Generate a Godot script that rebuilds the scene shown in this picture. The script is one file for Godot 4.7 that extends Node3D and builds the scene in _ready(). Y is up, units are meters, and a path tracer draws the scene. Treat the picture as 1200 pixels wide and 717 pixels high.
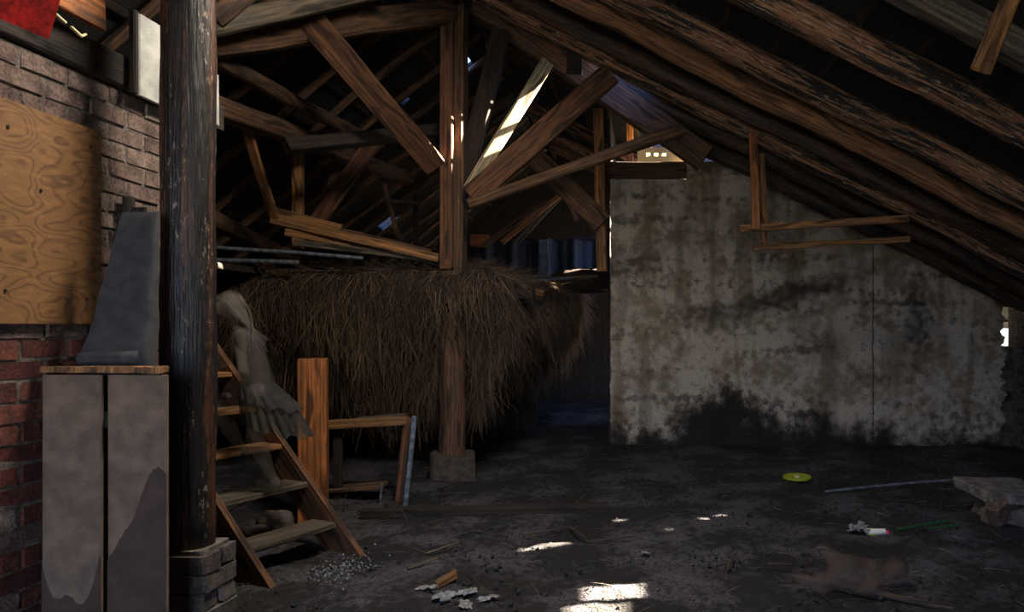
extends Node3D
# An old barn: y up, metres, the eye at (0, 1.5, 0) looking along -z. «d» below is the distance in front of the eye (z = -d).
const FOCAL := 850.0
const EYE := 1.5
const PPX := 760.0
const PPY := 380.0
const SUN := Vector3(1.75, 1.0, -0.45)      # towards the sun
var M := {}
var T := {}
var rng := RandomNumberGenerator.new()
var used := {}

func P(px: float, py: float, d: float) -> Vector3:
	return Vector3((px - PPX) * d / FOCAL, EYE + (PPY - py) * d / FOCAL, -d)

func roof_r(x: float) -> float:
	return 3.87 - 0.5 * x

func roof_l(x: float) -> float:
	return 4.8 - 0.8 * (-1.85 - x)

# ---------------------------------------------------------------- naming
func numbered(n: String) -> String:
	if not used.has(n):
		used[n] = 0
		return n
	used[n] += 1
	return "%s_%03d" % [n, used[n]]

func tag(o: Node, label: String, category: String, group := "") -> Node:
	o.set_meta("label", label)
	o.set_meta("category", category)
	if group != "":
		o.set_meta("group", group)
	return o

func thing(called: String, label: String, category: String, at := Vector3.ZERO, group := "") -> Node3D:
	var o := Node3D.new()
	o.name = numbered(called)
	add_child(o)
	o.position = at
	tag(o, label, category, group)
	return o

func part(called: String, m: Mesh, mat: Material, parent: Node3D, tr := Transform3D()) -> MeshInstance3D:
	var o := MeshInstance3D.new()
	o.name = called
	o.mesh = m
	o.material_override = mat
	parent.add_child(o, true)
	o.transform = tr
	return o

# a part given in world axes under a thing that is only moved, not turned
func wpart(called: String, m: Mesh, mat: Material, parent: Node3D, tr := Transform3D()) -> MeshInstance3D:
	tr.origin -= parent.position
	return part(called, m, mat, parent, tr)

func single(called: String, m: Mesh, mat: Material, tr: Transform3D, label: String, category: String, group := "") -> MeshInstance3D:
	var o := part(numbered(called), m, mat, self, tr)
	tag(o, label, category, group)
	return o

func struct(called: String, m: Mesh, mat: Material, tr := Transform3D()) -> MeshInstance3D:
	var o := part(called, m, mat, self, tr)
	o.set_meta("kind", "structure")
	return o

# ---------------------------------------------------------------- shapes
func from_grid(rows: int, cols: int, pts: PackedVector3Array, uvs: PackedVector2Array, flip := false) -> ArrayMesh:
	var idx := PackedInt32Array()
	for r in rows - 1:
		for c in cols - 1:
			var a := r * cols + c
			var b := a + 1
			var e := a + cols
			var f := e + 1
			if flip:
				idx.append_array([a, e, b, b, e, f])
			else:
				idx.append_array([a, b, e, b, f, e])
	return from_arrays(pts, uvs, idx)

func from_arrays(pts: PackedVector3Array, uvs: PackedVector2Array, idx: PackedInt32Array, cols := PackedColorArray()) -> ArrayMesh:
	var nrm := PackedVector3Array()
	nrm.resize(pts.size())
	for i in range(0, idx.size(), 3):
		var n := (pts[idx[i + 2]] - pts[idx[i]]).cross(pts[idx[i + 1]] - pts[idx[i]])
		nrm[idx[i]] += n
		nrm[idx[i + 1]] += n
		nrm[idx[i + 2]] += n
	for i in nrm.size():
		nrm[i] = nrm[i].normalized() if nrm[i].length_squared() > 1e-18 else Vector3.UP
	var ar := []
	ar.resize(Mesh.ARRAY_MAX)
	ar[Mesh.ARRAY_VERTEX] = pts
	ar[Mesh.ARRAY_NORMAL] = nrm
	if uvs.size() == pts.size():
		ar[Mesh.ARRAY_TEX_UV] = uvs
	if cols.size() == pts.size():
		ar[Mesh.ARRAY_COLOR] = cols
	ar[Mesh.ARRAY_INDEX] = idx
	var m := ArrayMesh.new()
	m.add_surface_from_arrays(Mesh.PRIMITIVE_TRIANGLES, ar)
	return m

# hewn or sawn timber along +y from 0 to len: chamfered section, a little uneven, flat faces
func beam(len: float, w: float, h: float, rough := 0.004, cham := 0.006, seg := 0) -> ArrayMesh:
	if seg == 0:
		seg = clampi(int(len / 0.35), 1, 14)
	cham = minf(cham, minf(w, h) * 0.3)
	var sec := [Vector2(-w / 2 + cham, h / 2), Vector2(w / 2 - cham, h / 2), Vector2(w / 2, h / 2 - cham), Vector2(w / 2, -h / 2 + cham), Vector2(w / 2 - cham, -h / 2), Vector2(-w / 2 + cham, -h / 2), Vector2(-w / 2, -h / 2 + cham), Vector2(-w / 2, h / 2 - cham)]
	var per := PackedFloat32Array([0.0])
	for i in 8:
		per.append(per[i] + sec[i].distance_to(sec[(i + 1) % 8]))
	var u0 := rng.randf() * 3.0
	var v0 := rng.randf() * 3.0
	var st := SurfaceTool.new()
	st.begin(Mesh.PRIMITIVE_TRIANGLES)
	st.set_smooth_group(-1)
	var ring := []
	for s in seg + 1:
		var y := len * s / seg
		var off := Vector2(rng.randf_range(-rough, rough), rng.randf_range(-rough, rough))
		var r := []
		for p in sec:
			var q: Vector2 = p + off + Vector2(rng.randf_range(-rough, rough), rng.randf_range(-rough, rough)) * 0.5
			r.append(Vector3(q.x, y + (rng.randf_range(-1, 1) * rough if s == 0 or s == seg else 0.0), q.y))
		ring.append(r)
	for s in seg:
		for i in 8:
			var j := (i + 1) % 8
			var q := [ring[s][i], ring[s][j], ring[s + 1][j], ring[s + 1][i]]
			var uv := [Vector2(per[i], len * s / seg), Vector2(per[i + 1], len * s / seg), Vector2(per[i + 1], len * (s + 1) / seg), Vector2(per[i], len * (s + 1) / seg)]
			for k in [0, 2, 1, 0, 3, 2]:
				st.set_uv(Vector2(uv[k].x / 0.3 + u0, uv[k].y / 2.0 + v0))
				st.add_vertex(q[k])
	for e in [0, seg]:
		for i in range(1, 7):
			var tri := [0, i, i + 1] if e == 0 else [0, i + 1, i]
			for k in tri:
				var p: Vector3 = ring[e][k]
				st.set_uv(Vector2(p.x / 0.3 + u0, p.z / 0.6 + v0))
				st.add_vertex(p)
	st.generate_normals()
	return st.commit()

# a round log along +y, wavering, with closed ends
func log_mesh(len: float, r0: float, r1: float, rough := 0.08, sides := 14, bend := 0.01) -> ArrayMesh:
	var seg := clampi(int(len / 0.12), 3, 50)
	var pts := PackedVector3Array()
	var uvs := PackedVector2Array()
	var nz := FastNoiseLite.new()
	nz.seed = rng.randi() % 10000
	nz.frequency = 1.0
	nz.noise_type = FastNoiseLite.TYPE_SIMPLEX_SMOOTH
	var u0 := rng.randf() * 3.0
	var v0 := rng.randf() * 3.0
	for s in range(-1, seg + 2):
		var t := clampf(float(s) / seg, 0.0, 1.0)
		var y := t * len
		var r := lerpf(r0, r1, t)
		if s == -1 or s == seg + 1:
			r = 0.001
		var off := Vector2(nz.get_noise_2d(y * 0.5, 91.0), nz.get_noise_2d(y * 0.5, 37.0)) * bend * 2.0
		for i in sides + 1:
			var a := TAU * i / sides
			var k := 1.0 + rough * (nz.get_noise_3d(cos(a) * 1.2, y * 1.6, sin(a) * 1.2) * 1.6 + nz.get_noise_3d(cos(a) * 4.0, y * 7.0, sin(a) * 4.0) * 0.6)
			pts.append(Vector3(off.x + cos(a) * r * k, y, off.y + sin(a) * r * k))
			uvs.append(Vector2(float(i) / sides * roundf(maxf(1.0, TAU * r0 / 0.3)) + u0, y / 2.0 + v0))
	return from_grid(seg + 3, sides + 1, pts, uvs, true)

func along(a: Vector3, b: Vector3, spin := 0.0) -> Transform3D:
	var y := (b - a).normalized()
	var z := Vector3(0, 0, 1)
	z = (z - y * y.dot(z))
	if z.length() < 0.05:
		z = Vector3.UP - y * y.dot(Vector3.UP)
	z = z.normalized()
	var x := y.cross(z)
	return Transform3D(Basis(x, y, z).rotated(y, spin), a)

# a sawn timber or plank that is a thing of its own; w and h in metres
func timber(called: String, a: Vector3, b: Vector3, w: float, h: float, mat: Material, label: String, category: String, group := "", rough := 0.004, spin := 0.0) -> MeshInstance3D:
	return single(called, beam(a.distance_to(b), w, h, rough, 0.008 if w > 0.08 else 0.003), mat, along(a, b, spin), label, category, group)

func pole(called: String, a: Vector3, b: Vector3, r0: float, r1: float, mat: Material, label: String, category: String, group := "", rough := 0.08) -> MeshInstance3D:
	return single(called, log_mesh(a.distance_to(b), r0, r1, rough, 12), mat, along(a, b), label, category, group)

# box with soft uneven edges centred on the origin
func block(sx: float, sy: float, sz: float, rough := 0.003, cham := 0.006) -> ArrayMesh:
	var b := beam(sy, sx, sz, rough, cham, 1)
	var st := SurfaceTool.new()
	st.append_from(b, 0, Transform3D(Basis(), Vector3(0, -sy / 2, 0)))
	return st.commit()

# flat slab on a plane with rectangular holes; f gives the height of its underside over (x, d)
func deck(f: Callable, xs: Array, ds: Array, holes: Array, thick: float, bow := 0.0) -> ArrayMesh:
	for h in holes:
		xs.append_array([h[0], h[1]])
		ds.append_array([h[2], h[3]])
	xs.sort()
	ds.sort()
	var st := SurfaceTool.new()
	st.begin(Mesh.PRIMITIVE_TRIANGLES)
	st.set_smooth_group(-1)
	var solid := func(i: int, j: int) -> bool:
		if i < 0 or j < 0 or i >= xs.size() - 1 or j >= ds.size() - 1:
			return false
		var cx: float = (xs[i] + xs[i + 1]) / 2.0
		var cd: float = (ds[j] + ds[j + 1]) / 2.0
		for h in holes:
			if cx > h[0] and cx < h[1] and cd > h[2] and cd < h[3]:
				return false
		return true
	var quad := func(a: Vector3, b: Vector3, c: Vector3, d: Vector3) -> void:
		for v in [a, b, c, a, c, d]:
			st.set_uv(Vector2(v.z, v.x) * 0.5)
			st.add_vertex(v)
	for i in xs.size() - 1:
		if xs[i + 1] - xs[i] < 1e-5:
			continue
		for j in ds.size() - 1:
			if ds[j + 1] - ds[j] < 1e-5 or not solid.call(i, j):
				continue
			var lo := []
			var hi := []
			for c in [[i, j], [i + 1, j], [i + 1, j + 1], [i, j + 1]]:
				var y: float = f.call(xs[c[0]], ds[c[1]])
				lo.append(Vector3(xs[c[0]], y, -ds[c[1]]))
				hi.append(Vector3(xs[c[0]], y + thick, -ds[c[1]]))
			quad.call(lo[0], lo[1], lo[2], lo[3])
			quad.call(hi[0], hi[3], hi[2], hi[1])
			var nb := [[i, j - 1, 0, 1], [i + 1, j, 1, 2], [i, j + 1, 2, 3], [i - 1, j, 3, 0]]
			for n in nb:
				var ni: int = n[0]
				while ni > 0 and ni < xs.size() - 1 and xs[ni + 1] - xs[ni] < 1e-5:
					ni += 1 if ni > i else -1
				var nj: int = n[1]
				while nj > 0 and nj < ds.size() - 1 and ds[nj + 1] - ds[nj] < 1e-5:
					nj += 1 if nj > j else -1
				if not solid.call(ni, nj):
					quad.call(lo[n[2]], hi[n[2]], hi[n[3]], lo[n[3]])
	st.generate_normals()
	return st.commit()

# ---------------------------------------------------------------- bodies: tapered bones joined smoothly, meshed as surface nets
func body_mesh(bones: Array, cell: float, k: float) -> ArrayMesh:
	var lo := Vector3(1e9, 1e9, 1e9)
	var hi := -lo
	for b in bones:
		var r: float = maxf(b[2], b[3]) + k + cell * 2.0
		for q in [b[0], b[1]]:
			lo = lo.min(q - Vector3(r, r, r))
			hi = hi.max(q + Vector3(r, r, r))
	var nx := int((hi.x - lo.x) / cell) + 2
	var ny := int((hi.y - lo.y) / cell) + 2
	var nz := int((hi.z - lo.z) / cell) + 2
	var f := PackedFloat32Array()
	f.resize(nx * ny * nz)
	f.fill(1.0)
	for b in bones:
		var a: Vector3 = b[0]
		var ba: Vector3 = b[1] - a
		var ra: float = b[2]
		var rb: float = b[3]
		var dd := maxf(ba.dot(ba), 1e-9)
		var r := maxf(ra, rb) + k + cell * 2.0
		var rv := Vector3(r, r, r)
		var l: Vector3 = (a.min(b[1]) - rv - lo) / cell
		var h: Vector3 = (a.max(b[1]) + rv - lo) / cell
		for z in range(maxi(0, int(l.z)), mini(nz - 1, int(h.z)) + 1):
			for y in range(maxi(0, int(l.y)), mini(ny - 1, int(h.y)) + 1):
				var at := (z * ny + y) * nx
				for x in range(maxi(0, int(l.x)), mini(nx - 1, int(h.x)) + 1):
					var p := lo + Vector3(x, y, z) * cell - a
					var t := clampf(p.dot(ba) / dd, 0.0, 1.0)
					var s := (p - ba * t).length() - lerpf(ra, rb, t)
					var o := f[at + x]
					var g := clampf(0.5 + 0.5 * (s - o) / k, 0.0, 1.0)
					f[at + x] = lerpf(s, o, g) - k * g * (1.0 - g)
	var pts := PackedVector3Array()
	var id := PackedInt32Array()
	id.resize(nx * ny * nz)
	id.fill(-1)
	var cor := [0, 1, nx, nx + 1, nx * ny, nx * ny + 1, nx * ny + nx, nx * ny + nx + 1]
	var cv := [Vector3(0, 0, 0), Vector3(1, 0, 0), Vector3(0, 1, 0), Vector3(1, 1, 0), Vector3(0, 0, 1), Vector3(1, 0, 1), Vector3(0, 1, 1), Vector3(1, 1, 1)]
	var ed := [[0, 1], [2, 3], [4, 5], [6, 7], [0, 2], [1, 3], [4, 6], [5, 7], [0, 4], [1, 5], [2, 6], [3, 7]]
	for z in nz - 1:
		for y in ny - 1:
			for x in nx - 1:
				var at := (z * ny + y) * nx + x
				var neg := 0
				for c in 8:
					if f[at + cor[c]] < 0.0:
						neg += 1
				if neg == 0 or neg == 8:
					continue
				var sum := Vector3.ZERO
				var n := 0
				for e in ed:
					var f0 := f[at + cor[e[0]]]
					var f1 := f[at + cor[e[1]]]
					if (f0 < 0.0) != (f1 < 0.0):
						sum += cv[e[0]].lerp(cv[e[1]], f0 / (f0 - f1))
						n += 1
				id[at] = pts.size()
				pts.append(lo + (Vector3(x, y, z) + sum / n) * cell)
	var idx := PackedInt32Array()
	var sx := 1
	var sy := nx
	var sz := nx * ny
	for z in range(1, nz - 1):
		for y in range(1, ny - 1):
			for x in range(1, nx - 1):
				var at := (z * ny + y) * nx + x
				var v0 := f[at] < 0.0
				for ax in 3:
					var step: int = [sx, sy, sz][ax]
					var u: int = [sy, sz, sx][ax]
					var w: int = [sz, sx, sy][ax]
					var v1 := f[at + step] < 0.0
					if v0 == v1:
						continue
					var a := id[at]
					var b := id[at - u]
					var c := id[at - u - w]
					var d := id[at - w]
					if a < 0 or b < 0 or c < 0 or d < 0:
						continue
					if v0:
						idx.append_array([a, b, c, a, c, d])
					else:
						idx.append_array([a, c, b, a, d, c])
	return from_arrays(pts, PackedVector2Array(), idx)

func join(meshes: Array) -> ArrayMesh:
	var st := SurfaceTool.new()
	for m in meshes:
		st.append_from(m, 0, Transform3D())
	return st.commit()

# a hand: palm, four unequal fingers with two bends, thumb from the side of the palm
func hand_mesh(wrist: Vector3, dir: Vector3, palm: Vector3, size: float, curl: float, left := 1.0) -> ArrayMesh:
	dir = dir.normalized()
	palm = (palm - dir * palm.dot(dir)).normalized()
	var side := dir.cross(palm) * left
	var s := size
	var b := []
	for i in 4:
		var o := (i - 1.5) * 0.11 * s
		b.append([wrist + side * o * 0.6 + dir * 0.05 * s, wrist + side * o + dir * 0.48 * s, 0.075 * s, 0.062 * s])
	for i in 4:
		var o := (i - 1.5) * 0.125 * s
		var l: float = [0.40, 0.48, 0.44, 0.33][i] * s
		var p := wrist + side * o + dir * 0.48 * s
		var v := dir
		for j in 3:
			v = v.rotated(side * left, -curl * (0.5 + 0.3 * j)).normalized()
			var q: Vector3 = p + v * l * [0.45, 0.32, 0.23][j]
			b.append([p, q, (0.052 - j * 0.004) * s, (0.048 - j * 0.004) * s])
			p = q
	var tp := wrist - side * 0.17 * s + dir * 0.15 * s
	var t1 := tp + (dir * 0.6 - side * 0.6 + palm * 0.3).normalized() * 0.22 * s
	b.append([wrist - side * 0.08 * s + dir * 0.1 * s, t1, 0.07 * s, 0.058 * s])
	b.append([t1, t1 + (dir * 0.9 - side * 0.15 + palm * 0.4).normalized() * 0.2 * s, 0.058 * s, 0.046 * s])
	return body_mesh(b, size * 0.035, size * 0.02)

# ---------------------------------------------------------------- textures
func noise(w: int, h: int, freq: float, sd: int, oct := 4, type := FastNoiseLite.TYPE_SIMPLEX_SMOOTH) -> Image:
	var n := FastNoiseLite.new()
	n.seed = sd
	n.frequency = freq
	n.noise_type = type
	n.fractal_type = FastNoiseLite.FRACTAL_FBM if oct > 1 else FastNoiseLite.FRACTAL_NONE
	n.fractal_octaves = oct
	var im := n.get_seamless_image(w, h, false, false, 0.15, true)
	im.convert(Image.FORMAT_L8)
	return im

func stretched(w: int, h: int, sw: int, sh: int, freq: float, sd: int, oct := 3) -> PackedByteArray:
	var im := noise(sw, sh, freq, sd, oct)
	im.resize(w, h, Image.INTERPOLATE_CUBIC)
	return im.get_data()

func tex(w: int, h: int, data: PackedByteArray) -> ImageTexture:
	return ImageTexture.create_from_image(Image.create_from_data(w, h, false, Image.FORMAT_RGB8, data))

func normal_tex(w: int, h: int, data: PackedByteArray, depth: float) -> ImageTexture:
	var im := Image.create_from_data(w, h, false, Image.FORMAT_L8, data)
	im.convert(Image.FORMAT_RGBA8)
	im.bump_map_to_normal_map(depth)
	return ImageTexture.create_from_image(im)

func put3(a: PackedByteArray, i: int, c: Color) -> void:
	a[i * 3] = clampi(int(c.r * 255.0), 0, 255)
	a[i * 3 + 1] = clampi(int(c.g * 255.0), 0, 255)
	a[i * 3 + 2] = clampi(int(c.b * 255.0), 0, 255)

func ss(a: float, b: float, x: float) -> float:
	return smoothstep(a, b, x)

func make_textures() -> void:
	var w := 256
	var h := 512
	# sawn wood: grain along v, dirt patches, a few knots; multiplied by each material's own tint
	var g1 := stretched(w, h, 256, 16, 0.05, 3)
	var g2 := stretched(w, h, 256, 48, 0.14, 5)
	var p1 := stretched(w, h, 128, 128, 0.02, 7)
	var sp := noise(w, h, 0.2, 11, 2).get_data()
	var col := PackedByteArray()
	col.resize(w * h * 3)
	var bump := PackedByteArray()
	bump.resize(w * h)
	for i in w * h:
		var a := g1[i] / 255.0
		var b := g2[i] / 255.0
		var d := p1[i] / 255.0
		var v := 0.55 + 0.36 * a + 0.26 * (b - 0.5)
		v *= 1.0 - 0.5 * ss(0.52, 0.8, d)
		v *= 1.0 - 0.6 * ss(0.72, 0.82, sp[i] / 255.0)
		v = clampf(v, 0.06, 1.0)
		put3(col, i, Color(v, v * 0.965, v * 0.92).lerp(Color(v * 0.72, v * 0.74, v * 0.78), ss(0.45, 0.3, d) * 0.6))
		bump[i] = clampi(int((0.6 * a + 0.4 * b) * 255.0), 0, 255)
	T.wood = tex(w, h, col)
	T.wood_n = normal_tex(w, h, bump, 5.0)
	# old log: brown wood under flaking black tar and pale crust
	var f1 := stretched(w, h, 128, 64, 0.03, 21)
	var f2 := stretched(w, h, 256, 128, 0.07, 23)
	var f3 := stretched(w, h, 256, 200, 0.06, 29)
	var lg := PackedByteArray()
	lg.resize(w * h * 3)
	for i in w * h:
		var a := g1[i] / 255.0
		var b := g2[i] / 255.0
		var c := Color(0.66, 0.48, 0.34).lerp(Color(0.31, 0.205, 0.14), clampf(1.35 * a - 0.1 + 0.5 * (b - 0.5), 0, 1))
		c = c.lerp(Color(0.055, 0.05, 0.05), ss(0.5, 0.58, f1[i] / 255.0 * 0.6 + f2[i] / 255.0 * 0.4) * 0.9)
		c = c.lerp(Color(0.62, 0.58, 0.5), ss(0.66, 0.7, f3[i] / 255.0 * 0.75 + sp[i] / 255.0 * 0.25) * 0.85)
		put3(lg, i, c)
		bump[i] = clampi(int((0.3 * a + 0.3 * b + 0.4 * f2[i] / 255.0) * 255.0), 0, 255)
	T.bark = tex(w, h, lg)
	T.bark_n = normal_tex(w, h, bump, 7.0)
	# grit: general mottling for bricks, plaster, metal
	var s := 512
	var n1 := noise(s, s, 0.012, 31, 5).get_data()
	var n2 := noise(s, s, 0.06, 33, 4).get_data()
	var n3 := noise(s, s, 0.25, 35, 2).get_data()
	var gr := PackedByteArray()
	gr.resize(s * s * 3)
	var gb := PackedByteArray()
	gb.resize(s * s)
	for i in s * s:
		var v := 0.78 + 0.5 * (n1[i] / 255.0 - 0.5) + 0.5 * (n2[i] / 255.0 - 0.5) + 0.35 * (n3[i] / 255.0 - 0.5)
		v = clampf(v, 0.1, 1.0)
		put3(gr, i, Color(v, v, v))
		gb[i] = clampi(int(90 + 0.45 * n2[i] + 0.3 * n3[i] - 60), 0, 255)
	T.grit = tex(s, s, gr)
	T.grit_n = normal_tex(s, s, gb, 6.0)
	# trodden earth floor: dry pale dust, dark damp soil, chaff
	var e := PackedByteArray()
	s = 1024
	e.resize(s * s * 3)
	gb.resize(s * s)
	n1 = noise(s, s, 0.004, 41, 5).get_data()
	n2 = noise(s, s, 0.03, 43, 4).get_data()
	n3 = noise(s, s, 0.15, 45, 3).get_data()
	var n4 := noise(s, s, 0.45, 47, 1).get_data()
	for i in s * s:
		var a := n1[i] / 255.0
		var b := n2[i] / 255.0
		var c3 := n3[i] / 255.0
		var c := Color(0.12, 0.11, 0.105).lerp(Color(0.42, 0.40, 0.39), ss(0.38, 0.66, a * 0.5 + b * 0.5))
		c = c.lerp(Color(0.08, 0.07, 0.065), ss(0.55, 0.7, b * 0.4 + c3 * 0.6) * 0.85)
		c = c.lerp(Color(0.46, 0.43, 0.38), ss(0.74, 0.8, n4[i] / 255.0 * 0.6 + c3 * 0.4) * 0.8)
		put3(e, i, c)
		gb[i] = clampi(int(0.45 * n2[i] + 0.4 * n3[i] + 0.15 * n4[i]), 0, 255)
	T.earth = tex(s, s, e)
	T.earth_n = normal_tex(s, s, gb, 9.0)
	# tarred log: black-brown, bare brown strips, pale flecks
	var n5 := stretched(256, 512, 96, 40, 0.035, 71)
	var n6 := noise(256, 512, 0.06, 73, 4).get_data()
	for i in 256 * 512:
		var a := g1[i] / 255.0
		var c := Color(0.06, 0.045, 0.042).lerp(Color(0.12, 0.09, 0.08), g2[i] / 255.0)
		c = c.lerp(Color(0.36, 0.21, 0.12).lerp(Color(0.22, 0.13, 0.08), a), ss(0.52, 0.6, n5[i] / 255.0 * 0.7 + n6[i] / 255.0 * 0.3) * 0.9)
		c = c.lerp(Color(0.6, 0.56, 0.5), ss(0.66, 0.70, n6[i] / 255.0 * 0.45 + sp[i] / 255.0 * 0.25 + p1[i] / 255.0 * 0.3) * 0.85)
		put3(lg, i, c)
	T.tar = tex(256, 512, lg)
	# soft: faint mottling for boards, felt, paint
	s = 256
	n1 = noise(s, s, 0.015, 81, 4).get_data()
	n3 = noise(s, s, 0.3, 83, 2).get_data()
	var so := PackedByteArray()
	so.resize(s * s * 3)
	for i in s * s:
		var v := clampf(0.86 + 0.3 * (n1[i] / 255.0 - 0.5) + 0.22 * (n3[i] / 255.0 - 0.5), 0.0, 1.0)
		put3(so, i, Color(v, v, v))
	T.soft = tex(s, s, so)
	make_plaster()
	make_plywood()

# the rendered wall: lime wash worn to grey-brown, soot and damp along its foot, runs and scuffs where the photograph has them
func make_plaster() -> void:
	var w := 1024
	var h := 768
	var n1 := noise(w, h, 0.008, 51, 5).get_data()
	var n2 := noise(w, h, 0.035, 53, 4).get_data()
	var n3 := noise(w, h, 0.2, 55, 3).get_data()
	var run := stretched(w, h, 256, 24, 0.05, 57)
	var lin := stretched(w, h, 24, 192, 0.06, 59)
	var d := PackedByteArray()
	d.resize(w * h * 3)
	var bp := PackedByteArray()
	bp.resize(w * h)
	for y in h:
		var v := float(y) / h          # 0 at the top
		for x in w:
			var i := y * w + x
			var u := float(x) / w
			var a := n1[i] / 255.0
			var b := n2[i] / 255.0
			var c3 := n3[i] / 255.0
			var r := run[i] / 255.0
			var l := lin[i] / 255.0
			var c := Color(0.70, 0.645, 0.58).lerp(Color(0.53, 0.48, 0.425), ss(0.35, 0.7, a * 0.5 + b * 0.5))
			c = c.lerp(Color(0.76, 0.72, 0.68), ss(0.56, 0.68, b * 0.5 + c3 * 0.3 + (1.0 - a) * 0.2) * 0.7)
			c = c.lerp(Color(0.24, 0.215, 0.19), ss(0.5, 0.8, r) * 0.3)
			c = c.lerp(Color(0.20, 0.185, 0.17), ss(0.62, 0.8, l * 0.6 + b * 0.4) * 0.4)
			c = c.lerp(Color(0.13, 0.12, 0.11), ss(0.66, 0.74, b * 0.45 + c3 * 0.55) * 0.6)
			c = c.lerp(Color(0.52, 0.43, 0.32), ss(0.4, 0.75, r * 0.4 + a * 0.6) * 0.4)
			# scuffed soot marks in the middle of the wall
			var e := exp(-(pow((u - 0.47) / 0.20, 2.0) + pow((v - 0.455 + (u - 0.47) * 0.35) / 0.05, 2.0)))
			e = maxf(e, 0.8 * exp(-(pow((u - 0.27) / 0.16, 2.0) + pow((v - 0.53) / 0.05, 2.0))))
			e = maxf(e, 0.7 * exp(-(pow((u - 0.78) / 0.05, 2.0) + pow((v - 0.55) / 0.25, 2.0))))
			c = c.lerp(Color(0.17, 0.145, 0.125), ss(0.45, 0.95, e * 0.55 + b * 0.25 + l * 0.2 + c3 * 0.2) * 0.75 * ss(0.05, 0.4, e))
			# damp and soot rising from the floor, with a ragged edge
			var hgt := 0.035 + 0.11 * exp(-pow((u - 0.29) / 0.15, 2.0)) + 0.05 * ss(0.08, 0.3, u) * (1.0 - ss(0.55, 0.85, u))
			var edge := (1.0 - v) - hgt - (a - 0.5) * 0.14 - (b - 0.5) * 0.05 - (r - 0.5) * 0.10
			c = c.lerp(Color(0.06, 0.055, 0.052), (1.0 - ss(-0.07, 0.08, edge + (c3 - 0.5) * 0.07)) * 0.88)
			# a crack and a board joint
			if absf(u - 0.668 - (b - 0.5) * 0.004) < 0.0016:
				c = c.lerp(Color(0.12, 0.11, 0.1), 0.6)
			c *= 0.82 + 0.36 * c3
			put3(d, i, c)
			bp[i] = clampi(int(0.35 * n2[i] + 0.35 * n3[i] + 0.3 * lin[i]), 0, 255)
	T.plaster = tex(w, h, d)
	T.plaster_n = normal_tex(w, h, bp, 6.0)

func make_plywood() -> void:
	var w := 512
	var h := 512
	var n1 := stretched(w, h, 40, 128, 0.022, 61, 3)
	var n2 := stretched(w, h, 64, 256, 0.1, 63)
	var n3 := noise(w, h, 0.3, 65, 2).get_data()
	var d := PackedByteArray()
	d.resize(w * h * 3)
	for i in w * h:
		var a := n1[i] / 255.0
		var rings := fmod(a * 7.0, 1.0)
		var line := ss(0.55, 0.9, rings) * (1.0 - ss(0.92, 1.0, rings))
		var c := Color(0.58, 0.42, 0.25).lerp(Color(0.36, 0.235, 0.13), line * 0.65)
		c = c.lerp(Color(0.75, 0.56, 0.34), ss(0.5, 0.75, n2[i] / 255.0) * 0.3)
		c = c.lerp(Color(0.30, 0.19, 0.1), ss(0.76, 0.82, n3[i] / 255.0) * 0.7)
		put3(d, i, c)
	T.plywood = tex(w, h, d)

func mat(c: Color, t = null, n = null, rough := 0.85, ns := 0.6) -> StandardMaterial3D:
	var m := StandardMaterial3D.new()
	m.albedo_color = c
	m.roughness = rough
	if t != null:
		m.albedo_texture = t
	if n != null:
		m.normal_enabled = true
		m.normal_texture = n
		m.normal_scale = ns
	return m

func tri(m: StandardMaterial3D, s: float, world := false) -> StandardMaterial3D:
	m.uv1_triplanar = true
	m.uv1_world_triplanar = world
	m.uv1_scale = Vector3(s, s, s)
	return m

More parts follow.
